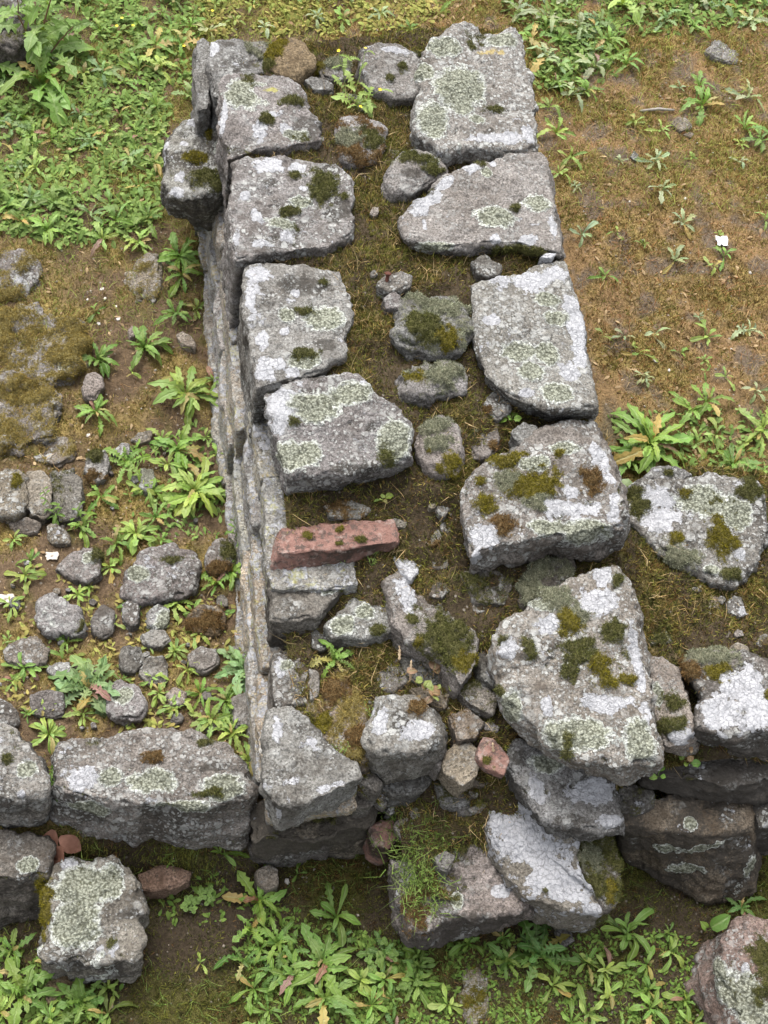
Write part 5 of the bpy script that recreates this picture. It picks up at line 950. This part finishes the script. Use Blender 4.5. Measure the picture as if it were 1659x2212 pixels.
def weeds_by_hand():
    NW = 'weeds on the rubble strip left of the main wall'
    A = [  # left of the wall: u, v, kind, leaves, size, tint, label
     (388, 560, 'wavy', 18, 66, 'mid', 'bushy toothed weed below the block jutting from the wall face'),
     (392, 600, 'wavy', 12, 62, 'mid', 'long leaved weed hanging over bare soil at the wall foot'),
     (300, 530, 'wavy', 13, 55, 'light', 'spread toothed rosette at the edge of the green patch'),
     (381, 684, 'wavy', 10, 52, 'mid', 'flat rosette on bare soil under the jutting block'),
     (424, 672, 'wavy', 7, 42, 'light', 'small weed pressed against the wall foot beyond the pale stone'),
     (208, 680, 'spoon', 5, 38, 'mid', 'tiny sprawling weed beside the mossy masonry remnant'),
     (213, 785, 'wavy', 15, 60, 'mid', 'dense rosette just above the rounded brown stone'),
     (312, 758, 'wavy', 14, 78, 'mid', 'wide thin leaved rosette left of the pale angular stone'),
     (286, 810, 'spoon', 5, 26, 'light', 'seedling below the wide thin leaved rosette'),
     (208, 898, 'wavy', 13, 66, 'mid', 'star shaped rosette with dark centre on bare soil'),
     (400, 860, 'wavy', 26, 84, 'light', 'thick bright rosette at the wall foot, the upper of two big ones'),
     (383, 978, 'wavy', 15, 78, 'mid', 'open rosette with drooping lower leaves between two thick ones'),
     (446, 950, 'spoon', 6, 32, 'light', 'small pale weed right against the wall face'),
     (420, 1070, 'wavy', 28, 92, 'light', 'largest thick bright weed at the wall foot'),
     (275, 1005, 'toothed', 12, 58, 'mid', 'lobed weed next to the upright mossy slab'),
     (218, 1078, 'wavy', 9, 54, 'mid', 'weed with a few broad leaves right of the dark masonry block'),
     (330, 1065, 'wavy', 8, 46, 'mid', 'loose weed left of the largest bright rosette'),
     (176, 1148, 'spoon', 8, 58, 'mid', 'fan of paddle shaped leaves above the angular grey stone'),
     (294, 1160, 'spoon', 16, 62, 'light', 'broad soft leaved rosette touching the largest grey stone'),
     (250, 1180, 'wavy', 9, 55, 'mid', 'drooping weed between the angular and the largest grey stone'),
     (55, 1248, 'spoon', 11, 46, 'light', 'yellowish weed in straw near the left picture edge'),
     (30, 1170, 'spoon', 7, 36, 'light', 'small yellowish weed above the straw patch'),
     (236, 1228, 'spoon', 10, 46, 'light', 'yellow green weed left of the largest grey stone'),
     (170, 1288, 'spoon', 12, 36, 'light', 'low cluster of small leaves above the dark rounded stone'),
     (380, 1306, 'wavy', 9, 58, 'light', 'pale long leaved weed below the largest grey stone'),
     (465, 1268, 'toothed', 8, 56, 'mid', 'reddish stemmed rosette by the mossy leaning stone'),
     (503, 1242, 'wavy', 10, 80, 'mid', 'long arching leaves at the wall foot by the leaning stone'),
     (430, 1372, 'wavy', 8, 46, 'light', 'weed with upright pale leaves above the rusty stone'),
     (378, 1412, 'spoon', 15, 38, 'light', 'yellow green cushion of small leaves right of the brown lump'),
     (528, 1450, 'toothed', 24, 84, 'blue', 'big lobed rosette pressed against the foot of the wall'),
     (195, 1492, 'toothed', 26, 98, 'blue', 'biggest blue green lobed rosette spreading over the rubble'),
     (55, 1448, 'spoon', 13, 60, 'mid', 'leafy weed left of the biggest lobed rosette'),
     (345, 1502, 'spoon', 13, 40, 'light', 'branching pale weed above the long low wall block'),
     (375, 1532, 'spoon', 11, 38, 'light', 'low pale weed at the upper edge of the long block'),
     (105, 1590, 'spoon', 20, 50, 'light', 'dense pale rosette growing in the joint of the low wall'),
     (455, 1560, 'wavy', 15, 58, 'light', 'soft weed overhanging the far edge of the long block'),
     (502, 1590, 'wavy', 16, 58, 'light', 'bright weed in the corner where both walls meet'),
     (536, 1650, 'wavy', 13, 60, 'light', 'hanging weed in the gap between long block and main wall'),
     (490, 1522, 'wavy', 12, 58, 'mid', 'leafy weed just below the big lobed rosette at the wall'),
     (430, 1500, 'wavy', 9, 46, 'mid', 'weed with crossing leaves left of the wall corner'),
     (405, 1450, 'spoon', 9, 40, 'light', 'small pale weed below the dull pink stone'),
     (115, 1375, 'spoon', 9, 32, 'light', 'tiny cluster beneath the rough pale crusted stone'),
     (245, 1352, 'spoon', 6, 34, 'light', 'thin weed standing between two small dark stones'),
     (320, 1402, 'spoon', 6, 26, 'light', 'seedling between plain brown lump and flat grey stone'),
     (20, 1385, 'spoon', 6, 28, 'light', 'seedling above the brownish stone with pale rim'),
     (280, 1560, 'spoon', 8, 26, 'light', 'low seedlings on the mossy earth above the long block'),
     (60, 1545, 'spoon', 9, 26, 'dark', 'fine dark leaved weed by the low wall at left'),
    ]
    for u, v, k, n, px, t, lab in A: R(u, v, k, int(n*1.3), px*.95, t, lab, NW)
    R(105, 1700, 'toothed', 9, 66, 'mid', 'lobed weed growing out of the joint between two low wall blocks', None, z=.22, pitch=(-25, 30))
    FR = 'weeds on the lower ground in front'
    B = [(557, 1950, 'wavy', 16, 92, 'mid', 'large weed below the small pale stone at the wall end'),
     (725, 1985, 'spoon', 8, 84, 'mid', 'upright weed with paddle leaves on dark soil'),
     (690, 2085, 'wavy', 20, 104, 'mid', 'tallest bushy weed in the front green patch'),
     (632, 2110, 'wavy', 14, 84, 'mid', 'bushy weed left of the tallest one in front'),
     (600, 2040, 'wavy', 12, 70, 'mid', 'weed between the wall end and the front green patch'),
     (700, 2165, 'wavy', 14, 92, 'mid', 'broad dark leaved weed at the bottom of the green patch'),
     (780, 2120, 'spoon', 12, 58, 'light', 'round leaved weed right of the tallest one in front'),
     (1160, 2068, 'toothed', 20, 100, 'dark', 'dark green lobed rosette below the white slab'),
     (1090, 2075, 'wavy', 9, 62, 'mid', 'weed just left of the dark lobed rosette'),
     (1352, 2018, 'spoon', 11, 82, 'mid', 'weed with long paddle leaves below the brown block'),
     (1300, 2100, 'spoon', 11, 62, 'light', 'weed in the middle right of the front soil'),
     (1400, 2180, 'spoon', 9, 64, 'mid', 'star shaped weed near the bottom, left of the boulder'),
     (1395, 2085, 'spoon', 8, 58, 'mid', 'weed above the star shaped one near the boulder'),
     (1268, 2190, 'spoon', 8, 66, 'light', 'pale weed cut by the bottom edge, right of centre'),
     (1475, 2165, 'spoon', 7, 52, 'mid', 'small weed against the pink boulder'),
     (1596, 1965, 'wavy', 9, 66, 'dark', 'weed in the shade between brown block and boulder'),
     (1440, 2020, 'spoon', 8, 44, 'mid', 'small leaved weed beside the round leaf below the brown block'),
     (965, 2172, 'spoon', 8, 56, 'light', 'weed left of the flat mossy stone in front'),
     (52, 2150, 'toothed', 15, 98, 'mid', 'big lobed rosette in the lower left corner'),
     (30, 2055, 'wavy', 9, 60, 'mid', 'weed left of the loose squarish block'),
     (182, 2165, 'toothed', 18, 84, 'mid', 'lobed rosette just below the loose squarish block'),
     (115, 2205, 'spoon', 10, 58, 'mid', 'soft leaved weed between the two lobed rosettes at lower left'),
     (432, 2082, 'spoon', 5, 34, 'light', 'lone seedling on bare dark soil in front'),
     (365, 1862, 'spoon', 6, 24, 'mid', 'seedling on the mossy ledge under the long block'),
     (478, 1845, 'spoon', 5, 62, 'mid', 'weed with two long leaves on the mossy ledge'),
     (640, 1890, 'spoon', 4, 36, 'mid', 'two leaved seedling under the wall end'),
     (900, 2090, 'spoon', 10, 50, 'mid', 'weed below the near end stone with grass on it'),
     (1010, 2040, 'spoon', 8, 52, 'mid', 'weed in the shade of the near end stones')]
    for u, v, k, n, px, t, lab in B: R(u, v, k, n, px*.92, t, lab, FR, pitch=(14, 58))
    RT = 'weeds on the mossy ground right of the main wall'
    C = [(1395, 968, 'wavy', 30, 108, 'mid', 'largest bushy weed beside the right wall joint'),
     (1360, 1000, 'wavy', 12, 80, 'mid', 'weed squeezed between main wall and right wall'),
     (1490, 890, 'wavy', 8, 70, 'mid', 'long leaved weed right of the largest bushy one'),
     (1524, 872, 'wavy', 9, 66, 'mid', 'arching weed further out from the largest bushy one'),
     (1582, 1012, 'wavy', 15, 72, 'mid', 'upright weed behind the right wall'),
     (1640, 935, 'wavy', 14, 76, 'light', 'weed at the right picture edge above the right wall'),
     (1545, 945, 'spoon', 7, 46, 'light', 'small weed between the upright one and the bushy one'),
     (1500, 962, 'spoon', 7, 46, 'light', 'small broad leaved weed before the largest bushy one'),
     (1524, 735, 'spoon', 7, 54, 'light', 'five leaved weed standing alone on the mid right moss'),
     (1612, 720, 'wavy', 6, 46, 'grey', 'grey green weed at the right edge level with the fallen slab'),
     (1412, 728, 'spoon', 4, 44, 'grey', 'weed with two big upright leaves on the right moss'),
     (1345, 730, 'spoon', 5, 40, 'grey', 'small grey weed close to the right wall face'),
     (1378, 765, 'spoon', 6, 48, 'light', 'yellowish weed under the two leaved one'),
     (1300, 730, 'spoon', 3, 30, 'light', 'seedling near the wall beside the big lichened slab'),
     (1386, 815, 'spoon', 4, 30, 'grey', 'tiny weed on the dark patch right of the wall'),
     (1470, 768, 'spoon', 4, 28, 'mid', 'tiny weed left of the five leaved one'),
     (1520, 806, 'spoon', 4, 26, 'mid', 'tiny seedling below the five leaved weed'),
     (1565, 818, 'spoon', 5, 36, 'light', 'narrow leaved seedling on the right moss'),
     (1628, 850, 'spoon', 7, 40, 'grey', 'pale weed at the right edge above the upright ones'),
     (1474, 486, 'wavy', 8, 46, 'grey', 'pale star rosette left of the paper scrap'),
     (1455, 567, 'wavy', 7, 46, 'grey', 'pale rosette below a bare muddy patch'),
     (1562, 558, 'spoon', 6, 42, 'mid', 'weed just below the paper scrap'),
     (1430, 415, 'wavy', 8, 42, 'grey', 'small rosette on moss between paper scrap and pebble'),
     (1412, 352, 'wavy', 10, 46, 'grey', 'upright pale rosette beside the small grey pebble'),
     (1515, 232, 'wavy', 12, 60, 'mid', 'large pale rosette right of the twig'),
     (1508, 190, 'wavy', 9, 48, 'mid', 'rosette just behind the one right of the twig'),
     (1612, 215, 'wavy', 8, 52, 'grey', 'rosette with one purple leaf at the far right'),
     (1607, 283, 'wavy', 9, 50, 'mid', 'rosette at the right edge beyond the paper scrap'),
     (1640, 310, 'wavy', 8, 50, 'mid', 'rosette cut by the right edge beyond the paper scrap'),
     (1597, 355, 'spoon', 6, 30, 'grey', 'small star weed above the paper scrap'),
     (1350, 145, 'wavy', 10, 54, 'mid', 'rosette on the rim of the far green patch'),
     (1370, 268, 'spoon', 7, 34, 'light', 'small weed above the pebble on the right moss'),
     (1425, 285, 'wavy', 8, 36, 'light', 'yellowish weed left of the brownish small stones'),
     (1255, 510, 'spoon', 6, 46, 'grey', 'thin grey weed close to the right wall face'),
     (1306, 602, 'spoon', 5, 36, 'mid', 'small weed beside the big lichened slab'),
     (1330, 510, 'spoon', 4, 26, 'light', 'seedling between the wall and the pale star rosette'),
     (1540, 580, 'spoon', 5, 30, 'light', 'narrow weed left of the one below the paper scrap'),
     (1650, 480, 'wavy', 6, 42, 'light', 'weed at the right picture edge level with the paper scrap'),
     (1230, 345, 'wavy', 8, 44, 'light', 'weed hugging the right wall face at the second joint'),
     (1200, 290, 'wavy', 9, 46, 'light', 'weed by the right wall face at its far block'),
     (1205, 380, 'spoon', 8, 40, 'light', 'yellowish weed by the wall face at the second right block'),
     (1185, 235, 'wavy', 8, 40, 'light', 'yellow green weed touching the far right block'),
     (1640, 1030, 'wavy', 9, 60, 'mid', 'weed peeking over the right wall at the picture edge')]
    for u, v, k, n, px, t, lab in C: R(u, v, k, n, px, t, lab, RT)
    # on the walls
    R(722, 1428, 'toothed', 13, 66, 'mid', 'lobed weed growing in the wall between dark blocks', None, z=.352)
    R(825, 1086, 'round', 5, 26, 'light', 'little round leaved plant behind the brick', None, z=.47)
    R(1103, 912, 'round', 5, 28, 'mid', 'little round leaved plant beside the big lichened slab', None, z=.51)
    R(1520, 2005, 'round', 2, 74, 'mid', 'large single round leaf plant left of the boulder', None, pitch=(50, 70))
    R(1365, 1080, 'round', 3, 60, 'grey', 'plant with big pale leaves in the wall corner at right', None, z=.34, pitch=(45, 75))
    R(1420, 1680, 'round', 3, 34, 'mid', 'round leaves hanging from the joint of the right wall', None, z=.30, pitch=(10, 40))
    R(1480, 1650, 'round', 3, 34, 'mid', 'second round leaved plant in the joint of the right wall', None, z=.31, pitch=(10, 40))
weeds_by_hand()

def weeds_in_masses():
    Z = [([(-20, -30), (430, -30), (430, 80), (420, 250), (360, 260), (350, 460), (300, 520), (130, 540), (-20, 500)], 64, 36, ('wavy', 'toothed', 'wavy', 'toothed', 'spoon'), 50, 'rosette in the thick green weed cover left of the wall far end', 'thick weed cover at far left', ('mid', 'light', 'blue', 'mid')),
         ([(430, -30), (900, -30), (1000, 30), (900, 70), (620, 70), (430, 75)], 18, 40, ('wavy', 'spoon'), 38, 'weed among grass beyond the far end of the wall', 'weeds beyond the wall end', ('mid', 'light', 'grey')),
         ([(1050, -30), (1680, -30), (1680, 60), (1500, 70), (1330, 75), (1120, 45)], 22, 40, ('wavy', 'toothed'), 48, 'rosette in the green strip along the far right edge', 'green strip at far right', ('mid', 'blue', 'light', 'grey')),
         ([(1135, 60), (1320, 60), (1330, 150), (1250, 220), (1160, 190)], 15, 34, ('toothed', 'wavy'), 54, 'toothed rosette in the patch beside the far right block', 'patch beside the far right block', ('mid', 'blue', 'grey')),
         ([(560, 1960), (900, 2060), (960, 2230), (560, 2230), (500, 2050)], 18, 44, ('wavy', 'spoon', 'toothed'), 54, 'weed in the dense green patch at the bottom', 'dense green patch at the bottom', ('mid', 'dark', 'mid')),
         ([(1080, 2020), (1480, 2000), (1500, 2230), (1080, 2230)], 12, 70, ('spoon',), 48, 'small paddle leaved weed on the front soil below the white slab', 'small weeds in front', ('mid', 'light')),
         ([(10, 1180), (250, 1290), (480, 1280), (545, 1480), (540, 1600), (140, 1590), (0, 1480)], 18, 50, ('spoon', 'spoon', 'wavy'), 36, 'weed in the rubble strip left of the wall', 'small weeds in the rubble strip', ('light', 'light', 'mid')),
         ([(240, 960), (470, 820), (510, 1120), (330, 1190)], 9, 50, ('wavy', 'spoon'), 44, 'weed in the leafy strip at the wall foot', 'weeds at the wall foot', ('light', 'mid')),
         ([(1180, 180), (1659, 80), (1659, 880), (1310, 860)], 14, 90, ('spoon', 'wavy'), 22, 'seedling weed in the moss right of the wall', 'seedlings on the right moss', ('grey', 'light', 'mid')),
         ([(-10, 2010), (80, 2040), (250, 2130), (260, 2230), (-10, 2230)], 7, 55, ('wavy', 'spoon'), 60, 'weed in the green corner at lower left', 'weeds at lower left corner', ('mid', 'light'))]
    for poly, n, md, kinds, px, lab, grp, tints in Z:
        for u, v in in_px(poly, n, md):
            k = kinds[rng.integers(len(kinds))]
            t = tints[rng.integers(len(tints))]
            look = {'mid': 'green', 'light': 'pale green', 'blue': 'bluish green', 'grey': 'grey green', 'dark': 'dark green'}[t] + ' ' + {'wavy': 'wavy leaved', 'toothed': 'lobed', 'spoon': 'paddle leaved'}[k]
            if grp == 'thick weed cover at far left':
                place = 'around the foot of the tall thistle' if u < 200 and v < 250 else 'close to the block jutting from the wall' if u > 290 and v > 200 else 'near the top edge left of the wall' if v < 110 else 'beside the far left wall corner' if u > 290 else 'by the left edge beyond the mossy masonry' if u < 110 else 'on the near rim of the thick weed cover' if v > 400 else 'amid the thick weed cover at upper left'
            elif grp == 'weeds beyond the wall end': place = 'beyond the far end of the wall, ' + ('behind its left corner' if u < 620 else 'behind its middle' if u < 830 else 'behind its right block')
            elif grp == 'green strip at far right': place = 'in the far right strip, ' + ('nearest the far wall block' if u < 1250 else 'at its middle' if u < 1480 else 'beyond the half sunk grey stone')
            else: place = lab.split(' in the ')[-1] if ' in the ' in lab else lab.split(' weed ')[-1]; place = ('in the ' if ' in the ' in lab else '')+place + (', nearer the stones' if v < {'dense green patch at the bottom': 2110, 'small weeds in front': 2110}.get(grp, 0) else '')
            R(u, v, k, int(rng.integers(7, 11)), px*rng.uniform(.75, 1.2), t, look+' weed '+place, grp)
weeds_in_masses()

# low leafy ground cover nobody could count: small leaves in one mesh
def leaf_cover(name, zones, label):
    Vs, Fs, Cs, o = [], [], [], 0
    t = np.array([0, .25, .55, .8, 1.0]); w = np.array([.03, .08, .16, .13, .005])
    for poly, n, px, cols, up in zones:
        a = np.array(poly); pts = []
        while len(pts) < n:
            q = rng.uniform(a.min(0), a.max(0), (n, 2)); q = q[inpoly(q[:, 0], q[:, 1], poly)]
            q = q[fbm(np.concatenate([q/70., q[:, :1]*0+5], 1), 3) + rng.normal(size=len(q))*.1 > -.06]; pts += q.tolist()
        pts = np.array(pts[:n])
        base = np.array([P(u, v, .1) for u, v in pts]); z = ground_z(base[:, 0], base[:, 1])
        base = np.array([P(u, v, q) for (u, v), q in zip(pts, z)]); base[:, 2] = ground_z(base[:, 0], base[:, 1])
        az = rng.uniform(0, 6.28, n); pit = rng.uniform(.1, 1.1, n); L = px*px2m(base[0])*rng.uniform(.5, 1.3, n)
        d = np.stack([np.cos(az)*np.cos(pit), np.sin(az)*np.cos(pit), np.sin(pit)], 1); s = np.stack([-np.sin(az), np.cos(az), rng.normal(size=n)*.3], 1)
        c0 = np.array(cols[0]); c1 = np.array(cols[1]); k = rng.random((n, 1)); C = (c0*(1-k)+c1*k)*rng.uniform(.7, 1.3, (n, 1))
        V = np.zeros((n, 10, 3))
        for i in range(5):
            mid = base + d*(L*t[i])[:, None]; mid[:, 2] -= (L*t[i]**2*.35)
            V[:, i] = mid + s*(L*w[i])[:, None]; V[:, 5+i] = mid - s*(L*w[i])[:, None]
        idx = np.arange(n)[:, None]*10
        for i in range(4): Fs.append(idx + np.array([[i, 5+i, 6+i, 1+i]]) + o)
        Vs.append(V.reshape(-1, 3)); Cs.append(np.repeat(C, 10, 0)); o += n*10
    ob = link(name, new_mesh(name, np.concatenate(Vs), np.concatenate(Fs), GRASS, True, None, {'col': np.concatenate(Cs)}))
    tag(ob, label, 'ground cover', kind='stuff')
LG = ((0.12, 0.20, 0.045), (0.20, 0.28, 0.085)); LY = ((0.24, 0.28, 0.07), (0.30, 0.24, 0.08)); LD = ((0.10, 0.18, 0.035), (0.18, 0.26, 0.06))
leaf_cover('leafy_ground_cover', [
    ([(-30, -30), (430, -30), (430, 80), (420, 250), (360, 260), (350, 450), (290, 510), (130, 530), (-30, 490)], 6200, 26, LG, 1),
    ([(430, -30), (1000, -30), (940, 60), (620, 80), (430, 80)], 2200, 20, LY, 1),
    ([(1050, -30), (1690, -30), (1690, 50), (1500, 60), (1330, 80), (1330, 150), (1250, 210), (1160, 190), (1130, 60)], 2400, 24, LG, 1),
    ([(520, 1930), (860, 2040), (1500, 2010), (1520, 2230), (540, 2230)], 3600, 17, LD, 1),
    ([(780, 2020), (960, 2060), (960, 2230), (740, 2230)], 900, 20, LD, 1),
    ([(-20, 2020), (90, 2090), (260, 2140), (270, 2230), (-20, 2230)], 420, 28, LD, 1),
    ([(320, 1900), (480, 1880), (520, 2000), (360, 2000)], 90, 22, LD, 1),
    ([(20, 1200), (260, 1300), (480, 1280), (540, 1500), (540, 1590), (130, 1590), (0, 1500)], 700, 22, LY, 1),
    ([(250, 980), (460, 900), (510, 1150), (300, 1180)], 420, 20, LG, 1),
    ([(1290, 900), (1659, 880), (1659, 1020), (1340, 1010)], 350, 26, LG, 1)], 'carpet of small leaves and seedlings filling the green patches')

LB = ((0.20, 0.13, 0.07), (0.38, 0.28, 0.16))
leaf_cover('leaf_litter', [([(1180, 150), (1680, 80), (1680, 1000), (1330, 1000)], 420, 17, LB, 1), ([(-20, 520), (420, 520), (520, 1500), (0, 1550)], 420, 16, LB, 1), ([(-20, -20), (430, -20), (360, 480), (-20, 500)], 350, 20, LB, 1), ([(430, -20), (1680, -20), (1680, 90), (430, 70)], 220, 18, LB, 1)], 'dry brown leaf scraps and litter lying on the ground')
# ------------------------------------------------------------------ special plants
def stem_plant(name, p, tops, label, cat, leafk, leafpx, tint, stem_mat, nl, rad=.0022, flower=None, group=None):
    e = empty(name, tuple(p)); tag(e, label, cat, group)
    s = px2m(p)
    for tp in tops:
        d = np.array(tp)-p
        path = [d*f + np.array([rng.normal(), rng.normal(), 0])*.004*math.sin(f*3.1) for f in np.linspace(0, 1, 7)]
        V, F = tube(path, np.linspace(rad, rad*.45, 7), 6); link('stem', new_mesh('stem', V, F, stem_mat), e)
        for i in range(nl):
            f = (i+.6)/nl; q = d*f
            o = bpy.data.objects.new('leaf', LM[leafk][rng.integers(10)]); COL.objects.link(o); o.parent = e
            L = leafpx*s*(1.1-.6*f)*rng.uniform(.8, 1.2)
            o.location = q; o.rotation_euler = (rng.normal()*.2, -rng.uniform(.05, .6), i*2.5+rng.normal()*.3); o.scale = (L, L*1.25, L)
            c = np.array(GREENS[tint])*rng.uniform(.8, 1.25); o.color = (c[0], c[1], c[2], 1)
        if flower:
            fl = link('flower', flower, e, d); fl.rotation_euler = (rng.normal()*.3, rng.normal()*.3, 0)
    return e
def flower_mesh(r=.0045):
    V = [(0, 0, .001)]; F = []
    for k in range(5):
        a = 2*math.pi*k/5
        for da, rr in ((-.45, .7), (0, 1), (.45, .7)): V.append((r*rr*math.cos(a+da), r*rr*math.sin(a+da), .002+rng.uniform(0, .001)))
        F += [(0, 1+3*k, 2+3*k), (0, 2+3*k, 3+3*k)]
    return new_mesh('flower', np.array(V), F, YELLOW, False)
def special():
    FM = flower_mesh()
    p = PG(75, 150); up = np.array([0, 0, 1])
    stem_plant('thistle', p, [p+np.array([-.03, .05, .20]), p+np.array([.07, .10, .22]), p+np.array([.02, .14, .16]), p+np.array([.10, .02, .12])], 'tall thistle with purple stems and broad leaves at upper left', 'thistle', 'toothed', 110, 'mid', STEM, 7, .003)
    p2 = PG(95, 190); rosette(p2, 'toothed', 14, 120*px2m(p2), 'mid', 'coarse large leaved rosette at the foot of the tall thistle', None, pitch=(15, 65))
    p = P(758, 240, .51)
    stem_plant('wildflower', p, [p+np.array([.03, .09, .09]), p+np.array([-.03, .07, .1]), p+np.array([.05, -.02, .08]), p+np.array([.01, -.04, .05])], 'feathery plant with small yellow flowers on top of the wall', 'wildflower', 'toothed', 52, 'light', GSTEM, 6, .0011, FM)
    # leafy sprigs in front of the old masonry
    for (u, v, du, h, lab) in ((120, 1130, -.02, .09, 'upright leafy sprig before the dark masonry block'), (165, 1140, .01, .05, 'shorter leafy sprig right of the upright one'), (515, 1185, -.01, .08, 'leafy sprig climbing at the foot of the main wall')):
        p = PG(u, v); stem_plant('sprig', p, [p+np.array([du, .03, h]), p+np.array([du+.025, .0, h*.7])], lab, 'sprig', 'spoon', 26, 'mid', GSTEM, 11, .001)
    # pennywort with reddish stems and pale flower spikes
    spike = []
    V, F = tube([(0, 0, z) for z in np.linspace(0, .042, 13)], [.001, .0034, .0016, .0036, .0016, .0034, .0015, .0032, .0014, .0028, .0012, .002, .0006], 6)
    SP = new_mesh('flower_spike', V, F, plain_material('cream_bells', (.5, .42, .25), (.42, .27, .2), 300))
    for (u, v, z, n, px, k, lab, spk) in ((930, 1492, .365, 16, 36, 'red', 'reddish pennywort trailing in the gap at the middle of the wall', [(-.05, .06), (-.035, .02), (.05, .03)]), (1070, 1668, .34, 4, 24, 'red', 'small pennywort with a pale flower spike on the terracotta shard', [(.0, .02)]), (1480, 1630, .33, 3, 22, 'red', 'pennywort spike in the joint of the right wall', [(.01, .0)])):
        p = P(u, v, z); e = rosette(p, 'round', n, px*px2m(p), k, lab, None, 'pennywort', pitch=(10, 60), cat='pennywort')
        e.rotation_euler = (0, 0, 0)
        for c in e.children:
            if rng.random() < .35: c.color = (.17, .2, .05, 1)
            c.location = (rng.normal()*.022*(n > 5), rng.normal()*.012*(n > 5), rng.uniform(.005, .02))
        for dx, dy in spk:
            q = link('flower_spike', SP, e, (dx, dy, .005)); q.rotation_euler = (-.5+rng.normal()*.2, rng.normal()*.5, 0)
    # pale ferny sprigs under the brick
    for (u, v, lab) in ((735, 1222, 'pale ferny sprig under the middle of the brick'), (803, 1222, 'pale ferny sprig under the right end of the brick'), (805, 1560, 'pale ferny sprig left of the grey block'), (735, 1650, 'ferny tuft by the near corner block')):
        z = .425 if v < 1400 else .36
        p = P(u, v, z); stem_plant('fern_sprig', p, [p+np.array([.012*k, .03, .02]) for k in (-1, 0.3, 1.3)], lab, 'fern', 'spoon', 12, 'light', GSTEM, 7, .0008)
    # clover
    V = [(0, 0, 0)]; 
    for (u, v, lab) in ((840, 2062, 'clover right of the tallest front weed'), (795, 2095, 'clover among the front weeds near the tallest one'), (872, 2110, 'clover nearest to the near end stones'), (410, 1965, 'clover on bare dark soil under the long block'), (450, 1940, 'clover near the mossy ledge below the long block')):
        p = PG(u, v); e = empty('clover', tuple(p)); tag(e, lab, 'clover')
        for j in range(6):
            b = np.array([rng.normal()*.012, rng.normal()*.012, .012+.012*rng.random()])
            V, F = tube([(0, 0, 0), b*.6, b], [.0006]*3, 4); link('stem', new_mesh('stem', V, F, GSTEM), e)
            a0 = rng.uniform(0, 6)
            for k in range(3):
                o = bpy.data.objects.new('leaf', LM['round'][k]); COL.objects.link(o); o.parent = e; L = 13*px2m(p)*1.3
                a = a0+k*2.094; o.location = b - np.array([math.cos(a), math.sin(a), 0])*L*.35; o.rotation_euler = (0, -.15, a); o.scale = (L, L*1.15, L*.4); c = np.array(GREENS['mid'])*rng.uniform(.9, 1.2); o.color = (c[0], c[1], c[2], 1)
    # yellow dots of flowers in the weeds
    for i, (u, v) in enumerate([(253, 77), (288, 76), (264, 60), (397, 120), (458, 44)]):
        p = PG(u, v); o = link('flower_head', FM, None, p+np.array([0, 0, .03])); tag(o, 'tiny yellow flower in the thick green weed cover', 'flower', 'tiny yellow flowers at far left')
    # bundle of dead brown leaves behind the loose block
    for i, (u, v, a, t, lab) in enumerate(((105, 1822, 1.3, .9, 'standing dead brown leaf behind the loose block, the palest one'), (128, 1815, .5, .5, 'curled dead brown leaf beside the palest one'), (140, 1835, 2.4, .7, 'dark dead leaf leaning on the loose block'), (118, 1800, 2.0, .3, 'dead leaf at the back of the brown cluster'))):
        n = 8; X, Y = np.meshgrid(np.linspace(0, 1, n), np.linspace(-1, 1, 5)); x = X.ravel(); wd = .32*np.sin(np.clip(x*.95+.05, 0, 1)*math.pi)**.8; y = Y.ravel()*wd
        V = np.stack([x, y, .25*np.abs(y)+.12*np.sin(x*4+i)], 1)*.052
        i_ = np.arange(n*5).reshape(5, n); F = np.stack([i_[:-1, :-1].ravel(), i_[:-1, 1:].ravel(), i_[1:, 1:].ravel(), i_[1:, :-1].ravel()], 1)
        p = P(u, v, .12); o = link('dead_leaf', new_mesh('dead_leaf', V, F, DEADLEAF), None, p); o.rotation_euler = (rng.normal()*.5, t, -a); tag(o, lab, 'dead leaf')
        o.location.z += .02
    # tangle of fine bedstraw on the near end
    C = [P(u, v, z) for u, v, z in ((900, 1760, .17), (930, 1790, .19), (890, 1850, .2), (900, 1900, .2), (880, 1800, .17), (910, 1940, .19), (870, 1760, .16), (960, 1780, .19))]
    n = 700; ctr = np.array(C)[rng.integers(len(C), size=n)] + rng.normal(size=(n, 3))*np.array([.022, .028, .006]); nm = np.tile([0, 0, 1.0], (n, 1))
    V, F, Cc = blades(ctr, nm, .018+.03*rng.random(n), .0016, .9, mixcol((.13, .21, .04), (.20, .25, .08), n), bend=.9)
    n2 = 1300; ctr2 = np.array(C)[rng.integers(len(C), size=n2)] + rng.normal(size=(n2, 3))*np.array([.022, .028, .008]) + [0, 0, .012]
    V2, F2, C2 = blades(ctr2, np.tile([0, 0, .4], (n2, 1)), .007, .0024, .8, mixcol((.13, .22, .04), (.2, .28, .07), n2))
    V, F, Cc = cat_blades([(V, F, Cc), (V2, F2, C2)])
    o = link('bedstraw', new_mesh('bedstraw', V, F, GRASS, False, None, {'col': Cc})); tag(o, 'tangle of fine green bedstraw on the near end of the wall', 'bedstraw', kind='stuff')
special()
